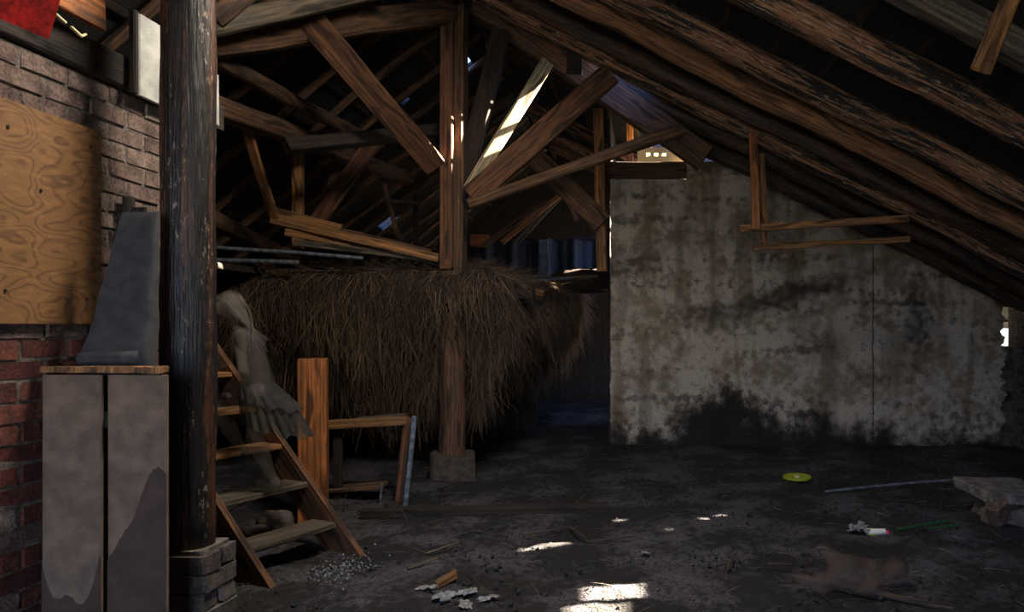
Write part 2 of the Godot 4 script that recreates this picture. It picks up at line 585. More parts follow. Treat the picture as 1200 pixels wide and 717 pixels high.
func make_materials() -> void:
	M.old = mat(Color(0.51, 0.38, 0.275), T.wood, T.wood_n)
	M.tan = mat(Color(0.74, 0.55, 0.39), T.wood, T.wood_n)
	M.red_brown = mat(Color(0.54, 0.37, 0.255), T.wood, T.wood_n)
	M.dark = mat(Color(0.24, 0.18, 0.14), T.wood, T.wood_n)
	M.grey = mat(Color(0.48, 0.44, 0.38), T.wood, T.wood_n)
	M.pine = mat(Color(0.80, 0.58, 0.36), T.wood, T.wood_n, 0.8, 0.3)
	M.orange = mat(Color(0.86, 0.54, 0.28), T.wood, T.wood_n, 0.75, 0.3)
	M.pale = mat(Color(0.92, 0.86, 0.72), T.wood, T.wood_n, 0.7, 0.3)
	M.bark = mat(Color(1, 1, 1), T.bark, T.bark_n, 0.8, 1.0)
	M.bark_dark = mat(Color(0.55, 0.5, 0.47), T.bark, T.bark_n, 0.6, 1.0)
	M.tar = mat(Color(1, 1, 1), T.tar, T.bark_n, 0.55, 1.0)
	M.deck = tri(mat(Color(0.10, 0.09, 0.085), T.grit, T.grit_n, 0.95), 0.6)
	M.earth = mat(Color(0.70, 0.72, 0.80), T.earth, T.earth_n, 0.92, 1.0)
	M.plaster = mat(Color(1, 1, 1), T.plaster, T.plaster_n, 0.9, 0.8)
	M.mortar = tri(mat(Color(0.52, 0.48, 0.44), T.grit, T.grit_n, 0.95), 2.0)
	M.brick = []
	for c in [Color(0.56, 0.47, 0.43), Color(0.50, 0.41, 0.37), Color(0.62, 0.54, 0.49), Color(0.46, 0.37, 0.34)]:
		M.brick.append(tri(mat(c, T.grit, T.grit_n, 0.9, 1.0), 1.7, true))
	M.red_brick = []
	for c in [Color(0.44, 0.20, 0.15), Color(0.38, 0.17, 0.13), Color(0.47, 0.25, 0.19)]:
		M.red_brick.append(tri(mat(c, T.grit, T.grit_n, 0.9, 1.0), 1.7, true))
	M.grey_brick = []
	for c in [Color(0.42, 0.38, 0.35), Color(0.36, 0.31, 0.28), Color(0.48, 0.44, 0.4)]:
		M.grey_brick.append(tri(mat(c, T.grit, T.grit_n, 0.9, 1.0), 1.7, true))
	M.old_stone = tri(mat(Color(0.46, 0.36, 0.30), T.grit, T.grit_n, 0.9), 2.0)
	M.concrete = tri(mat(Color(0.56, 0.53, 0.5), T.grit, T.grit_n, 0.9, 1.0), 1.2)
	M.plywood = mat(Color(0.86, 0.84, 0.82), T.plywood, null, 0.7)
	M.hay = mat(Color(1, 1, 1), null, null, 0.9)
	M.hay.vertex_color_use_as_albedo = true
	M.haybase = tri(mat(Color(0.22, 0.15, 0.10), T.grit, T.grit_n, 1.0, 1.0), 2.2)
	M.metal = tri(mat(Color(0.66, 0.70, 0.76), T.grit, null, 0.45), 2.0)
	M.metal.metallic = 0.6
	M.tarp = tri(mat(Color(0.17, 0.21, 0.26), T.grit, T.grit_n, 0.6), 0.9)
	M.tarp_pale = tri(mat(Color(0.34, 0.39, 0.45), T.grit, T.grit_n, 0.6), 0.9)
	M.white_board = tri(mat(Color(0.72, 0.72, 0.70), T.soft, null, 0.7), 1.5)
	M.red_cloth = tri(mat(Color(0.80, 0.13, 0.08), T.grit, T.grit_n, 0.9), 1.3)
	M.felt = tri(mat(Color(0.27, 0.265, 0.275), T.soft, T.grit_n, 1.0, 0.8), 3.5)
	M.panel = tri(mat(Color(0.50, 0.405, 0.33), T.soft, null, 0.75), 2.0)
	M.panel_stain = tri(mat(Color(0.31, 0.225, 0.175), T.soft, null, 0.7), 2.0)
	M.cream = mat(Color(0.86, 0.84, 0.66), null, null, 0.5)
	M.white = mat(Color(0.9, 0.9, 0.88), null, null, 0.6)
	M.paper = tri(mat(Color(0.62, 0.63, 0.64), T.grit, null, 0.8), 4.0)
	M.blue = mat(Color(0.16, 0.24, 0.62), null, null, 0.45)
	M.green = mat(Color(0.12, 0.32, 0.16), null, null, 0.5)
	M.lime = mat(Color(0.62, 0.66, 0.16), null, null, 0.5)
	M.pink = mat(Color(0.86, 0.3, 0.36), null, null, 0.5)
	M.twig = mat(Color(0.38, 0.33, 0.29), T.wood, null, 0.9)
	M.twig_pale = mat(Color(0.52, 0.47, 0.40), T.wood, null, 0.9)
	M.grass = mat(Color(0.42, 0.40, 0.30), null, null, 0.9)
	# the two see-through figures
	for e in [["ghost_skin", Color(0.52, 0.48, 0.44, 0.19)], ["ghost_dress", Color(0.21, 0.21, 0.205, 0.32)], ["ghost_hair", Color(0.46, 0.43, 0.40, 0.17)], ["doll_skin", Color(0.38, 0.31, 0.28, 0.23)], ["doll_hair", Color(0.2, 0.15, 0.13, 0.3)]]:
		var g := mat(e[1], null, null, 0.8)
		g.transparency = BaseMaterial3D.TRANSPARENCY_ALPHA
		M[e[0]] = g
	# milky fibreglass of the roof light
	var gl := StandardMaterial3D.new()
	gl.albedo_color = Color(0.72, 0.70, 0.6)
	gl.roughness = 0.6
	gl.backlight_enabled = true
	gl.backlight = Color(0.5, 0.48, 0.4)
	M.glass = gl

# ================================================================ the scene
func _ready() -> void:
	rng.seed = 7
	make_camera_and_light()
	make_textures()
	make_materials()
	make_shell()
	make_brick_wall()
	make_frame()
	make_loft()
	make_stairs()
	make_left_things()
	make_floor_things()
	make_girl()
	make_doll()

func make_camera_and_light() -> void:
	var cam := Camera3D.new()
	cam.name = "camera"
	add_child(cam)
	cam.position = Vector3(0, EYE, 0)
	cam.projection = Camera3D.PROJECTION_FRUSTUM
	cam.near = 0.05
	cam.far = 200.0
	cam.size = cam.near * 717.0 / FOCAL
	cam.frustum_offset = Vector2((600.0 - PPX) / FOCAL, (PPY - 358.5) / FOCAL) * cam.near
	cam.current = true
	var we := WorldEnvironment.new()
	we.name = "environment"
	var env := Environment.new()
	env.background_mode = Environment.BG_SKY
	var sky := Sky.new()
	var sm := ProceduralSkyMaterial.new()
	sm.sky_top_color = Color(0.36, 0.56, 0.92)
	sm.sky_horizon_color = Color(0.78, 0.86, 0.96)
	sm.ground_bottom_color = Color(0.25, 0.24, 0.2)
	sm.ground_horizon_color = Color(0.6, 0.62, 0.6)
	sm.sky_energy_multiplier = 1.0
	sky.sky_material = sm
	env.sky = sky
	env.background_energy_multiplier = 1.6
	env.tonemap_mode = Environment.TONE_MAPPER_LINEAR
	env.tonemap_exposure = 5.3
	env.sdfgi_enabled = true
	env.ssao_enabled = true
	env.ssil_enabled = true
	we.environment = env
	add_child(we)
	var sun := DirectionalLight3D.new()
	sun.name = "sun"
	add_child(sun)
	sun.look_at_from_position(SUN * 10.0, Vector3.ZERO, Vector3.UP)
	sun.light_energy = 12.0
	sun.light_color = Color(1.0, 0.93, 0.82)
	sun.light_angular_distance = 0.6
	sun.shadow_enabled = true
	# daylight entering by the barn door behind the camera
	area("door_daylight", Vector3(-0.9, 1.45, 2.9), Vector3(-0.9, 1.45, -5), Vector2(2.3, 2.8), Color(0.84, 0.91, 1.0), 1.7)
	# daylight entering by the roof light above
	area("roof_light_daylight", Vector3(-0.55, roof_r(-0.55) + 0.07, -3.6), Vector3(-0.997, roof_r(-0.55) - 0.824, -3.6), Vector2(0.6, 0.9), Color(1.0, 0.95, 0.88), 2.7)

func area(called: String, at: Vector3, to: Vector3, size: Vector2, c: Color, e: float) -> void:
	var l := AreaLight3D.new()
	l.name = called
	add_child(l)
	l.look_at_from_position(at, to, Vector3(0, 0, 1) if absf((to - at).normalized().y) > 0.8 else Vector3.UP)
	l.area_size = size
	l.light_color = c
	l.light_energy = e
	l.area_range = 30.0
	l.area_attenuation = 2.0
	l.shadow_enabled = true

func make_shell() -> void:
	# --- floor
	var nz := FastNoiseLite.new()
	nz.seed = 4
	nz.frequency = 0.9
	nz.fractal_octaves = 5
	var nxs := 190
	var nds := 240
	var pts := PackedVector3Array()
	var uvs := PackedVector2Array()
	for j in nds + 1:
		var d := -3.2 + 18.0 * j / nds
		for i in nxs + 1:
			var x := -6.4 + 11.4 * i / nxs
			pts.append(Vector3(x, floor_y(nz, x, d), -d))
			uvs.append(Vector2(x, d) / 3.1)
	var fl := struct("floor", from_grid(nds + 1, nxs + 1, pts, uvs, false), M.earth)
	wpart("subsoil", block(12.0, 0.3, 18.4, 0.0, 0.001), M.earth, fl, Transform3D(Basis(), Vector3(-0.7, -0.24, -5.8)))
	# --- roof, right slope: deck with missing tiles, battens, log rafters
	var holes := [[-1.05, -0.05, 3.29, 3.91], [0.02, 1.3, 9.05, 11.2], [-0.55, 0.03, 7.13, 7.45], [-1.82, -1.66, 8.45, 8.85]]
	for r in [[-0.36, 0.03, 3.94, 4.17], [-0.44, -0.06, 3.62, 3.87], [-0.24, -0.1, 5.56, 5.67], [0.54, 0.68, 5.68, 5.76], [0.40, 0.52, 5.55, 5.62], [0.1, 0.2, 5.16, 5.24], [0.36, 0.48, 5.15, 5.23], [-0.82, -0.5, 4.86, 4.95]]:
		var xc: float = (r[0] + r[1]) / 2.0
		var t := (3.99 - 0.5 * xc) / 1.875
		var k := 0.533
		var xm := xc + 1.75 * t
		holes.append([xm - (r[1] - r[0]) * k / 2, xm + (r[1] - r[0]) * k / 2, r[2] + 0.45 * t, r[3] + 0.45 * t])
	var ceil_node := Node3D.new()
	ceil_node.name = "ceiling"
	ceil_node.set_meta("kind", "structure")
	add_child(ceil_node)
	part("roof_deck", deck(func(x, _d): return roof_r(x) + 0.12, [-1.85, 1.0, 3.0, 5.1], [-3.2, 3.0, 8.0, 14.6], holes, 0.05), M.deck, ceil_node)
	var lholes := [[-2.35, -2.15, 8.55, 8.85], [-4.25, -4.0, 11.3, 11.6], [-2.9, -2.8, 8.3, 8.55]]
	part("roof_deck", deck(func(x, _d): return roof_l(x) + 0.12, [-6.5, -5.0, -3.0, -1.85], [-3.2, 3.0, 8.0, 14.6], lholes, 0.05), M.deck, ceil_node)
	part("ridge_board", beam(17.6, 0.06, 0.2, 0.004), M.dark, ceil_node, along(Vector3(-1.85, 4.86, 3.1), Vector3(-1.85, 4.86, -14.5)))
	var rd := [[-1.6, 0.09], [-0.2, 0.1], [1.2, 0.09], [2.4, 0.1], [4.48, 0.115], [5.42, 0.11], [5.98, 0.105], [6.62, 0.085], [7.0, 0.11], [7.62, 0.09], [8.35, 0.11], [10.9, 0.09], [12.2, 0.09], [13.4, 0.09]]
	for k in rd.size():
		var e: Array = rd[k]
		var a := Vector3(-1.82, roof_r(-1.82) + 0.01, -e[0])
		var b := Vector3(4.95, roof_r(4.95) + 0.01, -e[0] + rng.randf_range(-0.05, 0.05))
		var dark: bool = k in [7, 9, 10]
		part("rafter", log_mesh(a.distance_to(b), e[1], e[1] * 0.85, 0.12, 14, 0.02), M.bark_dark if dark else (M.bark if k != 6 else M.tan), ceil_node, along(a, b))
	for k in 18:
		var x := -1.24 + 0.36 * k
		part("batten", beam(17.4, 0.05, 0.03, 0.004, 0.004, 20), M.dark, ceil_node, Transform3D(Basis(Vector3(0.894, -0.447, 0), Vector3(0, 0, -1), Vector3(0.447, 0.894, 0)), Vector3(x, roof_r(x) + 0.105, 3.0)))
	for k in 15:
		var d := 4.2 + 0.66 * k
		var a := Vector3(-6.3, roof_l(-6.3), -d)
		var b := Vector3(-1.9, roof_l(-1.9), -d - rng.randf_range(-0.06, 0.06))
		part("rafter", log_mesh(a.distance_to(b), 0.045, 0.04, 0.1, 8, 0.02), M.old, ceil_node, along(a, b))
	for k in 12:
		var x := -2.05 - 0.36 * k
		part("batten", beam(17.4, 0.05, 0.03, 0.004, 0.004, 20), M.dark, ceil_node, Transform3D(Basis(Vector3(0.78, 0.625, 0), Vector3(0, 0, -1), Vector3(-0.625, 0.78, 0)), Vector3(x, roof_l(x) + 0.085, 3.0)))
	# roof light: frame and dusty pane over its opening
	var rl := thing("roof_light", "milky fibreglass roof light set between rafters above the picture", "roof light", Vector3(-0.55, roof_r(-0.55) + 0.2, -3.6))
	var bs := Basis(Vector3(0.894, -0.447, 0), Vector3(0.447, 0.894, 0), Vector3(0, 0, 1))
	part("pane", block(1.2, 0.006, 0.72, 0.0, 0.001), M.glass, rl, Transform3D(bs, Vector3.ZERO))
	for s in [-1.0, 1.0]:
		part("frame_bar", block(0.05, 0.05, 0.8, 0.001), M.dark, rl, Transform3D(bs, bs * Vector3(s * 0.63, 0, 0)))
		part("frame_bar", block(1.3, 0.05, 0.05, 0.001), M.dark, rl, Transform3D(bs, bs * Vector3(0, 0, s * 0.38)))
	# --- walls
	make_plaster_wall()
	# right wall: low, of bricks (thin in the picture)
	var wr := struct("wall_right", block(0.3, 1.95, 12.2, 0.0, 0.001), M.mortar, Transform3D(Basis(), Vector3(4.70, 0.92, -3.08)))
	var bm := block(0.03, 0.062, 0.205, 0.004, 0.006)
	for c in 20:
		for k in 9:
			if (c * 7 + k * 3) % 11 == 0:
				continue
			wpart("brick", bm, M.grey_brick[(c * 5 + k * 3) % 3], wr, Transform3D(Basis(), Vector3(4.545 + rng.randf_range(-0.006, 0.006), 0.06 + c * 0.078, -7.0 - k * 0.218 - (0.11 if c % 2 else 0.0) + 0.03)))
	struct("wall_front", deck(func(x, d): return 0.0, [0.0], [0.0], [], 0.1) if false else wall_with_door(), M.mortar)
	struct("wall_far", block(11.6, 5.2, 0.25, 0.0, 0.001), M.dark, Transform3D(Basis(), Vector3(-0.7, 2.5, -14.5)))
	struct("wall_left_outer", block(0.25, 3.0, 17.6, 0.0, 0.001), M.mortar, Transform3D(Basis(), Vector3(-6.4, 0.7, -5.8)))
	struct("ground", block(60.0, 0.2, 60.0, 0.0, 0.001), M.grass, Transform3D(Basis(), Vector3(0, -0.55, -6)))

func floor_y(nz: FastNoiseLite, x: float, d: float) -> float:
	return nz.get_noise_2d(x, d) * 0.045 + nz.get_noise_2d(x * 5.0 + 50.0, d * 5.0) * 0.015

func wall_with_door() -> ArrayMesh:
	return join([
		xblock(Vector3(-6.4, -0.1, 2.95), Vector3(-2.2, 3.4, 3.2)), xblock(Vector3(0.3, -0.1, 2.95), Vector3(2.7, 3.0, 3.2)), xblock(Vector3(2.6, -0.1, 2.954), Vector3(5.0, 2.2, 3.196)), xblock(Vector3(-4.6, 2.95, 2.951), Vector3(2.7, 3.4, 3.199)), xblock(Vector3(-3.4, 3.35, 2.952), Vector3(1.0, 4.2, 3.198)), xblock(Vector3(-2.5, 4.15, 2.953), Vector3(-0.8, 4.6, 3.197))])

func xblock(a: Vector3, b: Vector3) -> ArrayMesh:
	var s := b - a
	var st := SurfaceTool.new()
	st.append_from(block(s.x, s.y, s.z, 0.0, 0.001), 0, Transform3D(Basis(), (a + b) / 2))
	return st.commit()

# the rendered wall facing the camera: top under the roof slope, ragged right end
func make_plaster_wall() -> void:
	var x0 := -0.47
	var x1 := 4.40
	var nz := FastNoiseLite.new()
	nz.seed = 12
	nz.frequency = 0.8
	nz.fractal_octaves = 5
	var nc := 130
	var nr := 100
	var pts := PackedVector3Array()
	var uvs := PackedVector2Array()
	for r in nr + 1:
		var t := float(r) / nr
		for c in nc + 1:
			var x := lerpf(x0, x1, float(c) / nc)
			var top := minf(3.52, roof_r(x) + 0.13)
			if x < 0.48:
				top = 3.30
			var y := lerpf(-0.1, top, t)
			var xx := x
			if c == nc:
				xx += nz.get_noise_2d(y * 9.0, 5.0) * 0.09
			if c == 0:
				xx += nz.get_noise_2d(y * 5.0, 9.0) * 0.02
			var zz := nz.get_noise_2d(x * 1.2, y * 1.2) * 0.035 + nz.get_noise_2d(x * 8.0 + 30.0, y * 8.0) * 0.012
			pts.append(Vector3(xx, y, -9.0 + zz))
			uvs.append(Vector2((x - x0) / (x1 - x0), 1.0 - (y + 0.1) / 3.65))
	var wb := struct("wall_back", from_grid(nr + 1, nc + 1, pts, uvs, true), M.plaster)
	# its body behind the face
	wpart("masonry", join([xblock(Vector3(-0.46, -0.1, -9.25), Vector3(0.48, 3.29, -9.03)), xblock(Vector3(0.45, -0.1, -9.25), Vector3(1.2, 3.3, -9.03)), xblock(Vector3(1.15, -0.1, -9.25), Vector3(2.2, 2.78, -9.03)), xblock(Vector3(2.15, -0.1, -9.25), Vector3(3.2, 2.28, -9.03)), xblock(Vector3(3.15, -0.1, -9.25), Vector3(4.36, 1.66, -9.03))]), M.concrete, wb)
	# rubble filling between this wall and the low right wall
	for k in 9:
		var s := Vector3(rng.randf_range(0.2, 0.26), rng.randf_range(0.14, 0.18), rng.randf_range(0.16, 0.24))
		wpart("stone", block(s.x, s.y, s.z, 0.012, 0.03), M.grey_brick[k % 3], wb, Transform3D(Basis.from_euler(Vector3(rng.randf_range(-0.2, 0.2), rng.randf() * 0.6, rng.randf_range(-0.2, 0.2))), Vector3(4.48 + rng.randf_range(-0.03, 0.03), 0.06 + k * 0.135, -9.14)))

func make_brick_wall() -> void:
	var w := struct("wall_left", xblock(Vector3(-2.52, -0.1, -3.84), Vector3(-2.306, 2.52, 3.0)), M.mortar)
	var meshes := []
	for k in 5:
		meshes.append(block(0.05, 0.064, 0.205, 0.004, 0.007))
	var half := block(0.05, 0.064, 0.095, 0.004, 0.007)
	# nearer bricks, beyond the picture's edge: one joined part
	var near := SurfaceTool.new()
	for c in 33:
		for k in 9:
			near.append_from(meshes[(c + k * 2) % 5], 0, Transform3D(Basis(), Vector3(-2.325, 0.03 + c * 0.0765, -(2.33 - 0.218 * (k + 1) + (0.109 if c % 2 else 0.0)))))
	wpart("brick_courses", near.commit(), M.brick[1], w).set_meta("kind", "stuff")
	for c in 33:
		var y := 0.03 + c * 0.0765
		for k in 8:
			var d := 2.33 + k * 0.218 + (0.109 if c % 2 else 0.0)
			if d > 3.75:
				continue
			var red: bool = y < 1.42 and rng.randf() < 0.85
			var m: Material = M.red_brick[rng.randi() % 3] if red else M.brick[rng.randi() % 4]
			wpart("brick", meshes[rng.randi() % 5], m, w, Transform3D(Basis.from_euler(Vector3(rng.randf_range(-0.015, 0.015), 0, 0)), Vector3(-2.325 + rng.randf_range(-0.004, 0.005), y, -d)))
		if c % 2 == 0:
			wpart("brick", half, M.brick[rng.randi() % 4], w, Transform3D(Basis(), Vector3(-2.325, y, -3.79)))

# ---------------------------------------------------------------- roof frame
func make_frame() -> void:
	# near post on its brick pier
	var d := 3.1
	var pb := P(221, 640, d)
	var post := thing("log_post", "dark tarred round log post standing on a brick pier by the stairs", "post", pb)
	part("trunk", log_mesh(3.55, 0.105, 0.1, 0.06, 24, 0.003), M.tar, post)
	var pier := thing("brick_pier", "short pier of old grey bricks under the dark log post", "pier", Vector3(pb.x + 0.02, 0.0, pb.z))
	for c in 8:
		var y := pb.y - 0.045 - c * 0.079
		for k in 2:
			var o := (k - 0.5) * 0.125
			var b: MeshInstance3D
			if c % 2 == 0:
				b = part("brick", block(0.235 if c else 0.25, 0.068, 0.115, 0.006, 0.012), M.grey_brick[(c + k) % 3], pier, Transform3D(Basis.from_euler(Vector3(0, rng.randf_range(-0.06, 0.06), 0)), Vector3(rng.randf_range(-0.008, 0.008), y, o)))
			else:
				b = part("brick", block(0.115, 0.068, 0.235, 0.006, 0.012), M.grey_brick[(c + k + 1) % 3], pier, Transform3D(Basis.from_euler(Vector3(0, rng.randf_range(-0.06, 0.06), 0)), Vector3(o, y, rng.randf_range(-0.008, 0.008))))
	part("mortar_core", block(0.2, 0.58, 0.2, 0.0, 0.01), M.mortar, pier, Transform3D(Basis(), Vector3(0, 0.27, 0)))
	# centre post
	d = 7.1
	var cb := P(531, 552, d)
	var cp := thing("timber_post", "tall rough timber post in the middle where the roof braces meet", "post", cb)
	part("lower_trunk", log_mesh(1.95, 0.13, 0.115, 0.09, 14, 0.015), M.old, cp)
	wpart("upper_post", beam(2.73, 0.15, 0.2, 0.006, 0.014), M.old, cp, along(P(536, 335, d + 0.05), P(537, 8, d + 0.05)))
	wpart("splice_board", beam(2.75, 0.12, 0.06, 0.004), M.red_brown, cp, along(P(523, 315, d - 0.1), P(524, -14, d - 0.1)))
	part("foot_stone", block(0.42, 0.34, 0.36, 0.02, 0.05), M.grey_brick[1], cp, Transform3D(Basis.from_euler(Vector3(0, 0.2, 0)), Vector3(0.0, 0.0, 0.0)))
	# tie logs left of the centre post
	pole("tie_log", P(205, 56, 4.9), P(526, 14, 7.0), 0.115, 0.12, M.old, "thick brown tie log running level from the near post to the middle post", "beam")
	pole("tie_log", P(235, 34, 4.7), P(450, -14, 5.9), 0.075, 0.08, M.grey, "grey log lying just above the thick brown tie log", "beam")
	timber("brace_plank", P(362, 22, 5.55), P(511, 196, 6.98), 0.22, 0.05, M.red_brown, "wide brown plank brace slanting from the tie log down to the middle post", "brace")
	pole("bent_log", P(250, 22, 4.3), P(310, -30, 4.4), 0.06, 0.055, M.old, "short crooked log crossing the top corner beside the near post", "beam")
	# right of the centre post
	timber("principal_rafter", P(536, -14, 7.55), P(826, 186, 7.55), 0.27, 0.16, M.old, "heavy squared principal timber slanting down to the top of the grey wall", "beam", "", 0.006)
	timber("dark_strut", P(588, 36, 7.18), P(540, 226, 7.18), 0.17, 0.12, M.dark, "dark strut rising steeply beside the middle post to the bright gap", "brace")
	timber("pale_board", P(642, 72, 7.0), P(550, 222, 7.0), 0.13, 0.04, M.pale, "bright pale board fanning up from the middle post, between darker braces", "brace", "", 0.003, -0.7)
	timber("brace_plank", P(716, 86, 6.9), P(552, 230, 6.9), 0.22, 0.06, M.red_brown, "wide brown plank brace rising from the middle post to the principal timber", "brace")
	pole("long_pole", P(800, 150, 6.75), P(550, 240, 6.75), 0.062, 0.05, M.old, "long thin pole slanting from the middle post to the roof above the grey wall", "brace")
	timber("hanger_board", P(673, -12, 7.05), P(673, 86, 7.05), 0.15, 0.06, M.dark, "short dark board hanging upright from the roof over the principal timber", "board")
	timber("upright_stud", P(701, 128, 8.45), P(705, 318, 8.45), 0.115, 0.08, M.pine, "narrow upright stud against the left end of the grey wall", "post")
	timber("far_brace", P(620, 178, 8.3), P(706, 262, 8.3), 0.24, 0.07, M.old, "broad dark brace sloping behind the narrow upright stud", "brace")
	# sill on the wall top
	timber("wall_sill", Vector3(-0.56, 3.41, -9.1), Vector3(0.47, 3.41, -9.1), 0.2, 0.3, M.old, "thick dark sill beam lying on top of the grey wall", "beam")
	# gap above the sill: studs and a cream crate out in the sun
	for e in [[738, 108, 190, 0.09], [760, 128, 189, 0.1], [781, 146, 188, 0.07]]:
		timber("gap_stud", P(e[0], e[2] + 6, 9.5), P(e[0], e[1] - 6, 9.5), e[3], 0.06, M.orange, ["reddish stud farthest from the roof slope in the bright gap above the sill", "middle reddish stud in the bright gap above the sill", "reddish stud nearest the roof slope in the bright gap above the sill"][int((e[0] - 738) / 21)], "post", "studs in the gap")
	var cr := thing("plastic_crate", "cream plastic crate with hand holes in the bright gap above the wall", "crate", Vector3(0.17, 3.52, -9.12))
	part("front_panel", crate_panel(0.62, 0.2), M.cream, cr)
	part("side_panel", block(0.02, 0.2, 0.28, 0.001), M.cream, cr, Transform3D(Basis(), Vector3(-0.3, 0.1, -0.14)))
	part("side_panel", block(0.02, 0.2, 0.28, 0.001), M.cream, cr, Transform3D(Basis(), Vector3(0.3, 0.1, -0.14)))
	part("back_panel", block(0.62, 0.2, 0.02, 0.001), M.cream, cr, Transform3D(Basis(), Vector3(0, 0.1, -0.28)))
	part("base", block(0.6, 0.02, 0.28, 0.001), M.cream, cr, Transform3D(Basis(), Vector3(0, 0.01, -0.14)))
	timber("partition_board", Vector3(-0.50, -0.05, -9.5), Vector3(-0.50, 4.15, -9.5), 0.03, 0.5, M.dark, "dark partition board closing the loft off behind the upright stud", "board", "partition boards")
	timber("partition_board", Vector3(-0.50, -0.05, -10.05), Vector3(-0.50, 4.15, -10.05), 0.03, 0.5, M.dark, "dark partition board beside the crate shelf behind the wall", "board", "partition boards")
	timber("partition_board", Vector3(-0.50, -0.05, -10.6), Vector3(-0.50, 4.15, -10.6), 0.03, 0.5, M.dark, "farthest dark partition board behind the wall top", "board", "partition boards")
	# logs of the left roof
	pole("purlin_log", P(248, 66, 5.2), P(426, 162, 8.0), 0.06, 0.07, M.old, "slim log purlin running back under the thin rafters, upper one", "beam")
	pole("purlin_log", P(246, 122, 5.6), P(478, 209, 9.5), 0.10, 0.09, M.old, "stout log purlin running back under the thin rafters, lower one", "beam")
	timber("cross_timber", P(335, 172, 6.15), P(512, 153, 7.42), 0.12, 0.1, M.dark, "dark cross timber passing behind the wide plank brace", "beam")
	timber("leaning_plank", P(287, 145, 6.2), P(324, 262, 7.0), 0.085, 0.04, M.pine, "slim tan plank leaning left of the short upright over the loft", "board")
	timber("short_upright", P(349, 178, 7.35), P(349, 300, 7.35), 0.10, 0.08, M.pine, "short tan upright standing on the loft between two slanting planks", "post")
	timber("leaning_plank", P(443, 158, 7.6), P(360, 276, 7.6), 0.16, 0.05, M.red_brown, "broad brown plank leaning right of the short upright over the loft", "board")
	timber("leaning_plank", P(400, 188, 7.95), P(362, 280, 7.95), 0.08, 0.05, M.old, "narrow plank tucked behind the broad brown leaning plank", "board")
	timber("thin_stake", P(447, 205, 9.0), P(470, 290, 9.0), 0.05, 0.04, M.old, "thin stake leaning over the loft near a light gap", "board")
	timber("thin_stake", P(487, 228, 9.5), P(488, 300, 9.5), 0.06, 0.05, M.dark, "thin dark upright stake on the loft beside the middle post", "board")
	timber("thin_rail", P(450, 235, 9.3), P(494, 238, 9.3), 0.04, 0.03, M.grey, "short grey rail nailed across the two thin stakes", "board")
	pole("low_purlin", P(248, 255, 7.0), P(345, 305, 9.0), 0.09, 0.09, M.old, "brown log low at the left slanting behind the near post", "beam")
	# hanging frame under the right slope
	var hf := thing("hanging_frame", "frame of fresh boards hanging under the sloping roof before the grey wall", "frame", P(885, 262, 6.85))
	wpart("upright", beam(0.9, 0.072, 0.03, 0.001, 0.002), M.orange, hf, along(P(882, 156, 6.8), P(886, 270, 6.8)))
	wpart("upright", beam(0.88, 0.062, 0.03, 0.001, 0.002), M.pine, hf, along(P(892, 180, 7.05), P(897, 292, 7.05)))
	wpart("rail", beam(1.60, 0.068, 0.04, 0.001, 0.002), M.pine, hf, along(P(867, 268, 6.86), P(1066, 256, 6.86)))
	wpart("rail", beam(1.53, 0.058, 0.04, 0.001, 0.002), M.pine, hf, along(P(883, 290, 7.1), P(1068, 280, 7.1)))
	# nearest timbers, top right
	timber("near_rafter", P(1030, -30, 3.55), P(1230, 78, 3.55), 0.15, 0.1, M.grey, "weathered grey squared beam crossing the top right corner", "beam")
	timber("nailed_board", P(1196, -30, 3.45), P(1149, 84, 3.45), 0.095, 0.025, M.pine, "tan board end nailed across the grey beam in the top right corner", "board")

func crate_panel(w: float, h: float) -> ArrayMesh:
	var xs := [-w / 2, w / 2]
	for k in 3:
		xs.append_array([-0.2 + 0.1 * k, -0.2 + 0.1 * k + 0.05])
	xs.sort()
	var st := []
	for i in xs.size() - 1:
		var hole: bool = i % 2 == 1
		if hole:
			st.append(xblock(Vector3(xs[i], 0, 0), Vector3(xs[i + 1], 0.09, 0.02)))
			st.append(xblock(Vector3(xs[i], 0.13, 0), Vector3(xs[i + 1], h, 0.02)))
		else:
			st.append(xblock(Vector3(xs[i], 0, 0), Vector3(xs[i + 1], h, 0.02)))
	return join(st)

# ---------------------------------------------------------------- loft and hay
func hay_path(s: float) -> Vector2:      # plan (x, d) along the loft's edge, s in 0..1
	if s < 0.52:
		return Vector2(lerpf(-5.2, -1.72, s / 0.52), 7.12)
	if s < 0.62:
		var a := (s - 0.52) / 0.10 * PI / 2
		return Vector2(-1.72 + 0.3 * sin(a), 7.42 - 0.3 * cos(a))
	var t := (s - 0.62) / 0.38
	return Vector2(-1.42 + 0.4 * t, 7.42 + 4.4 * t)

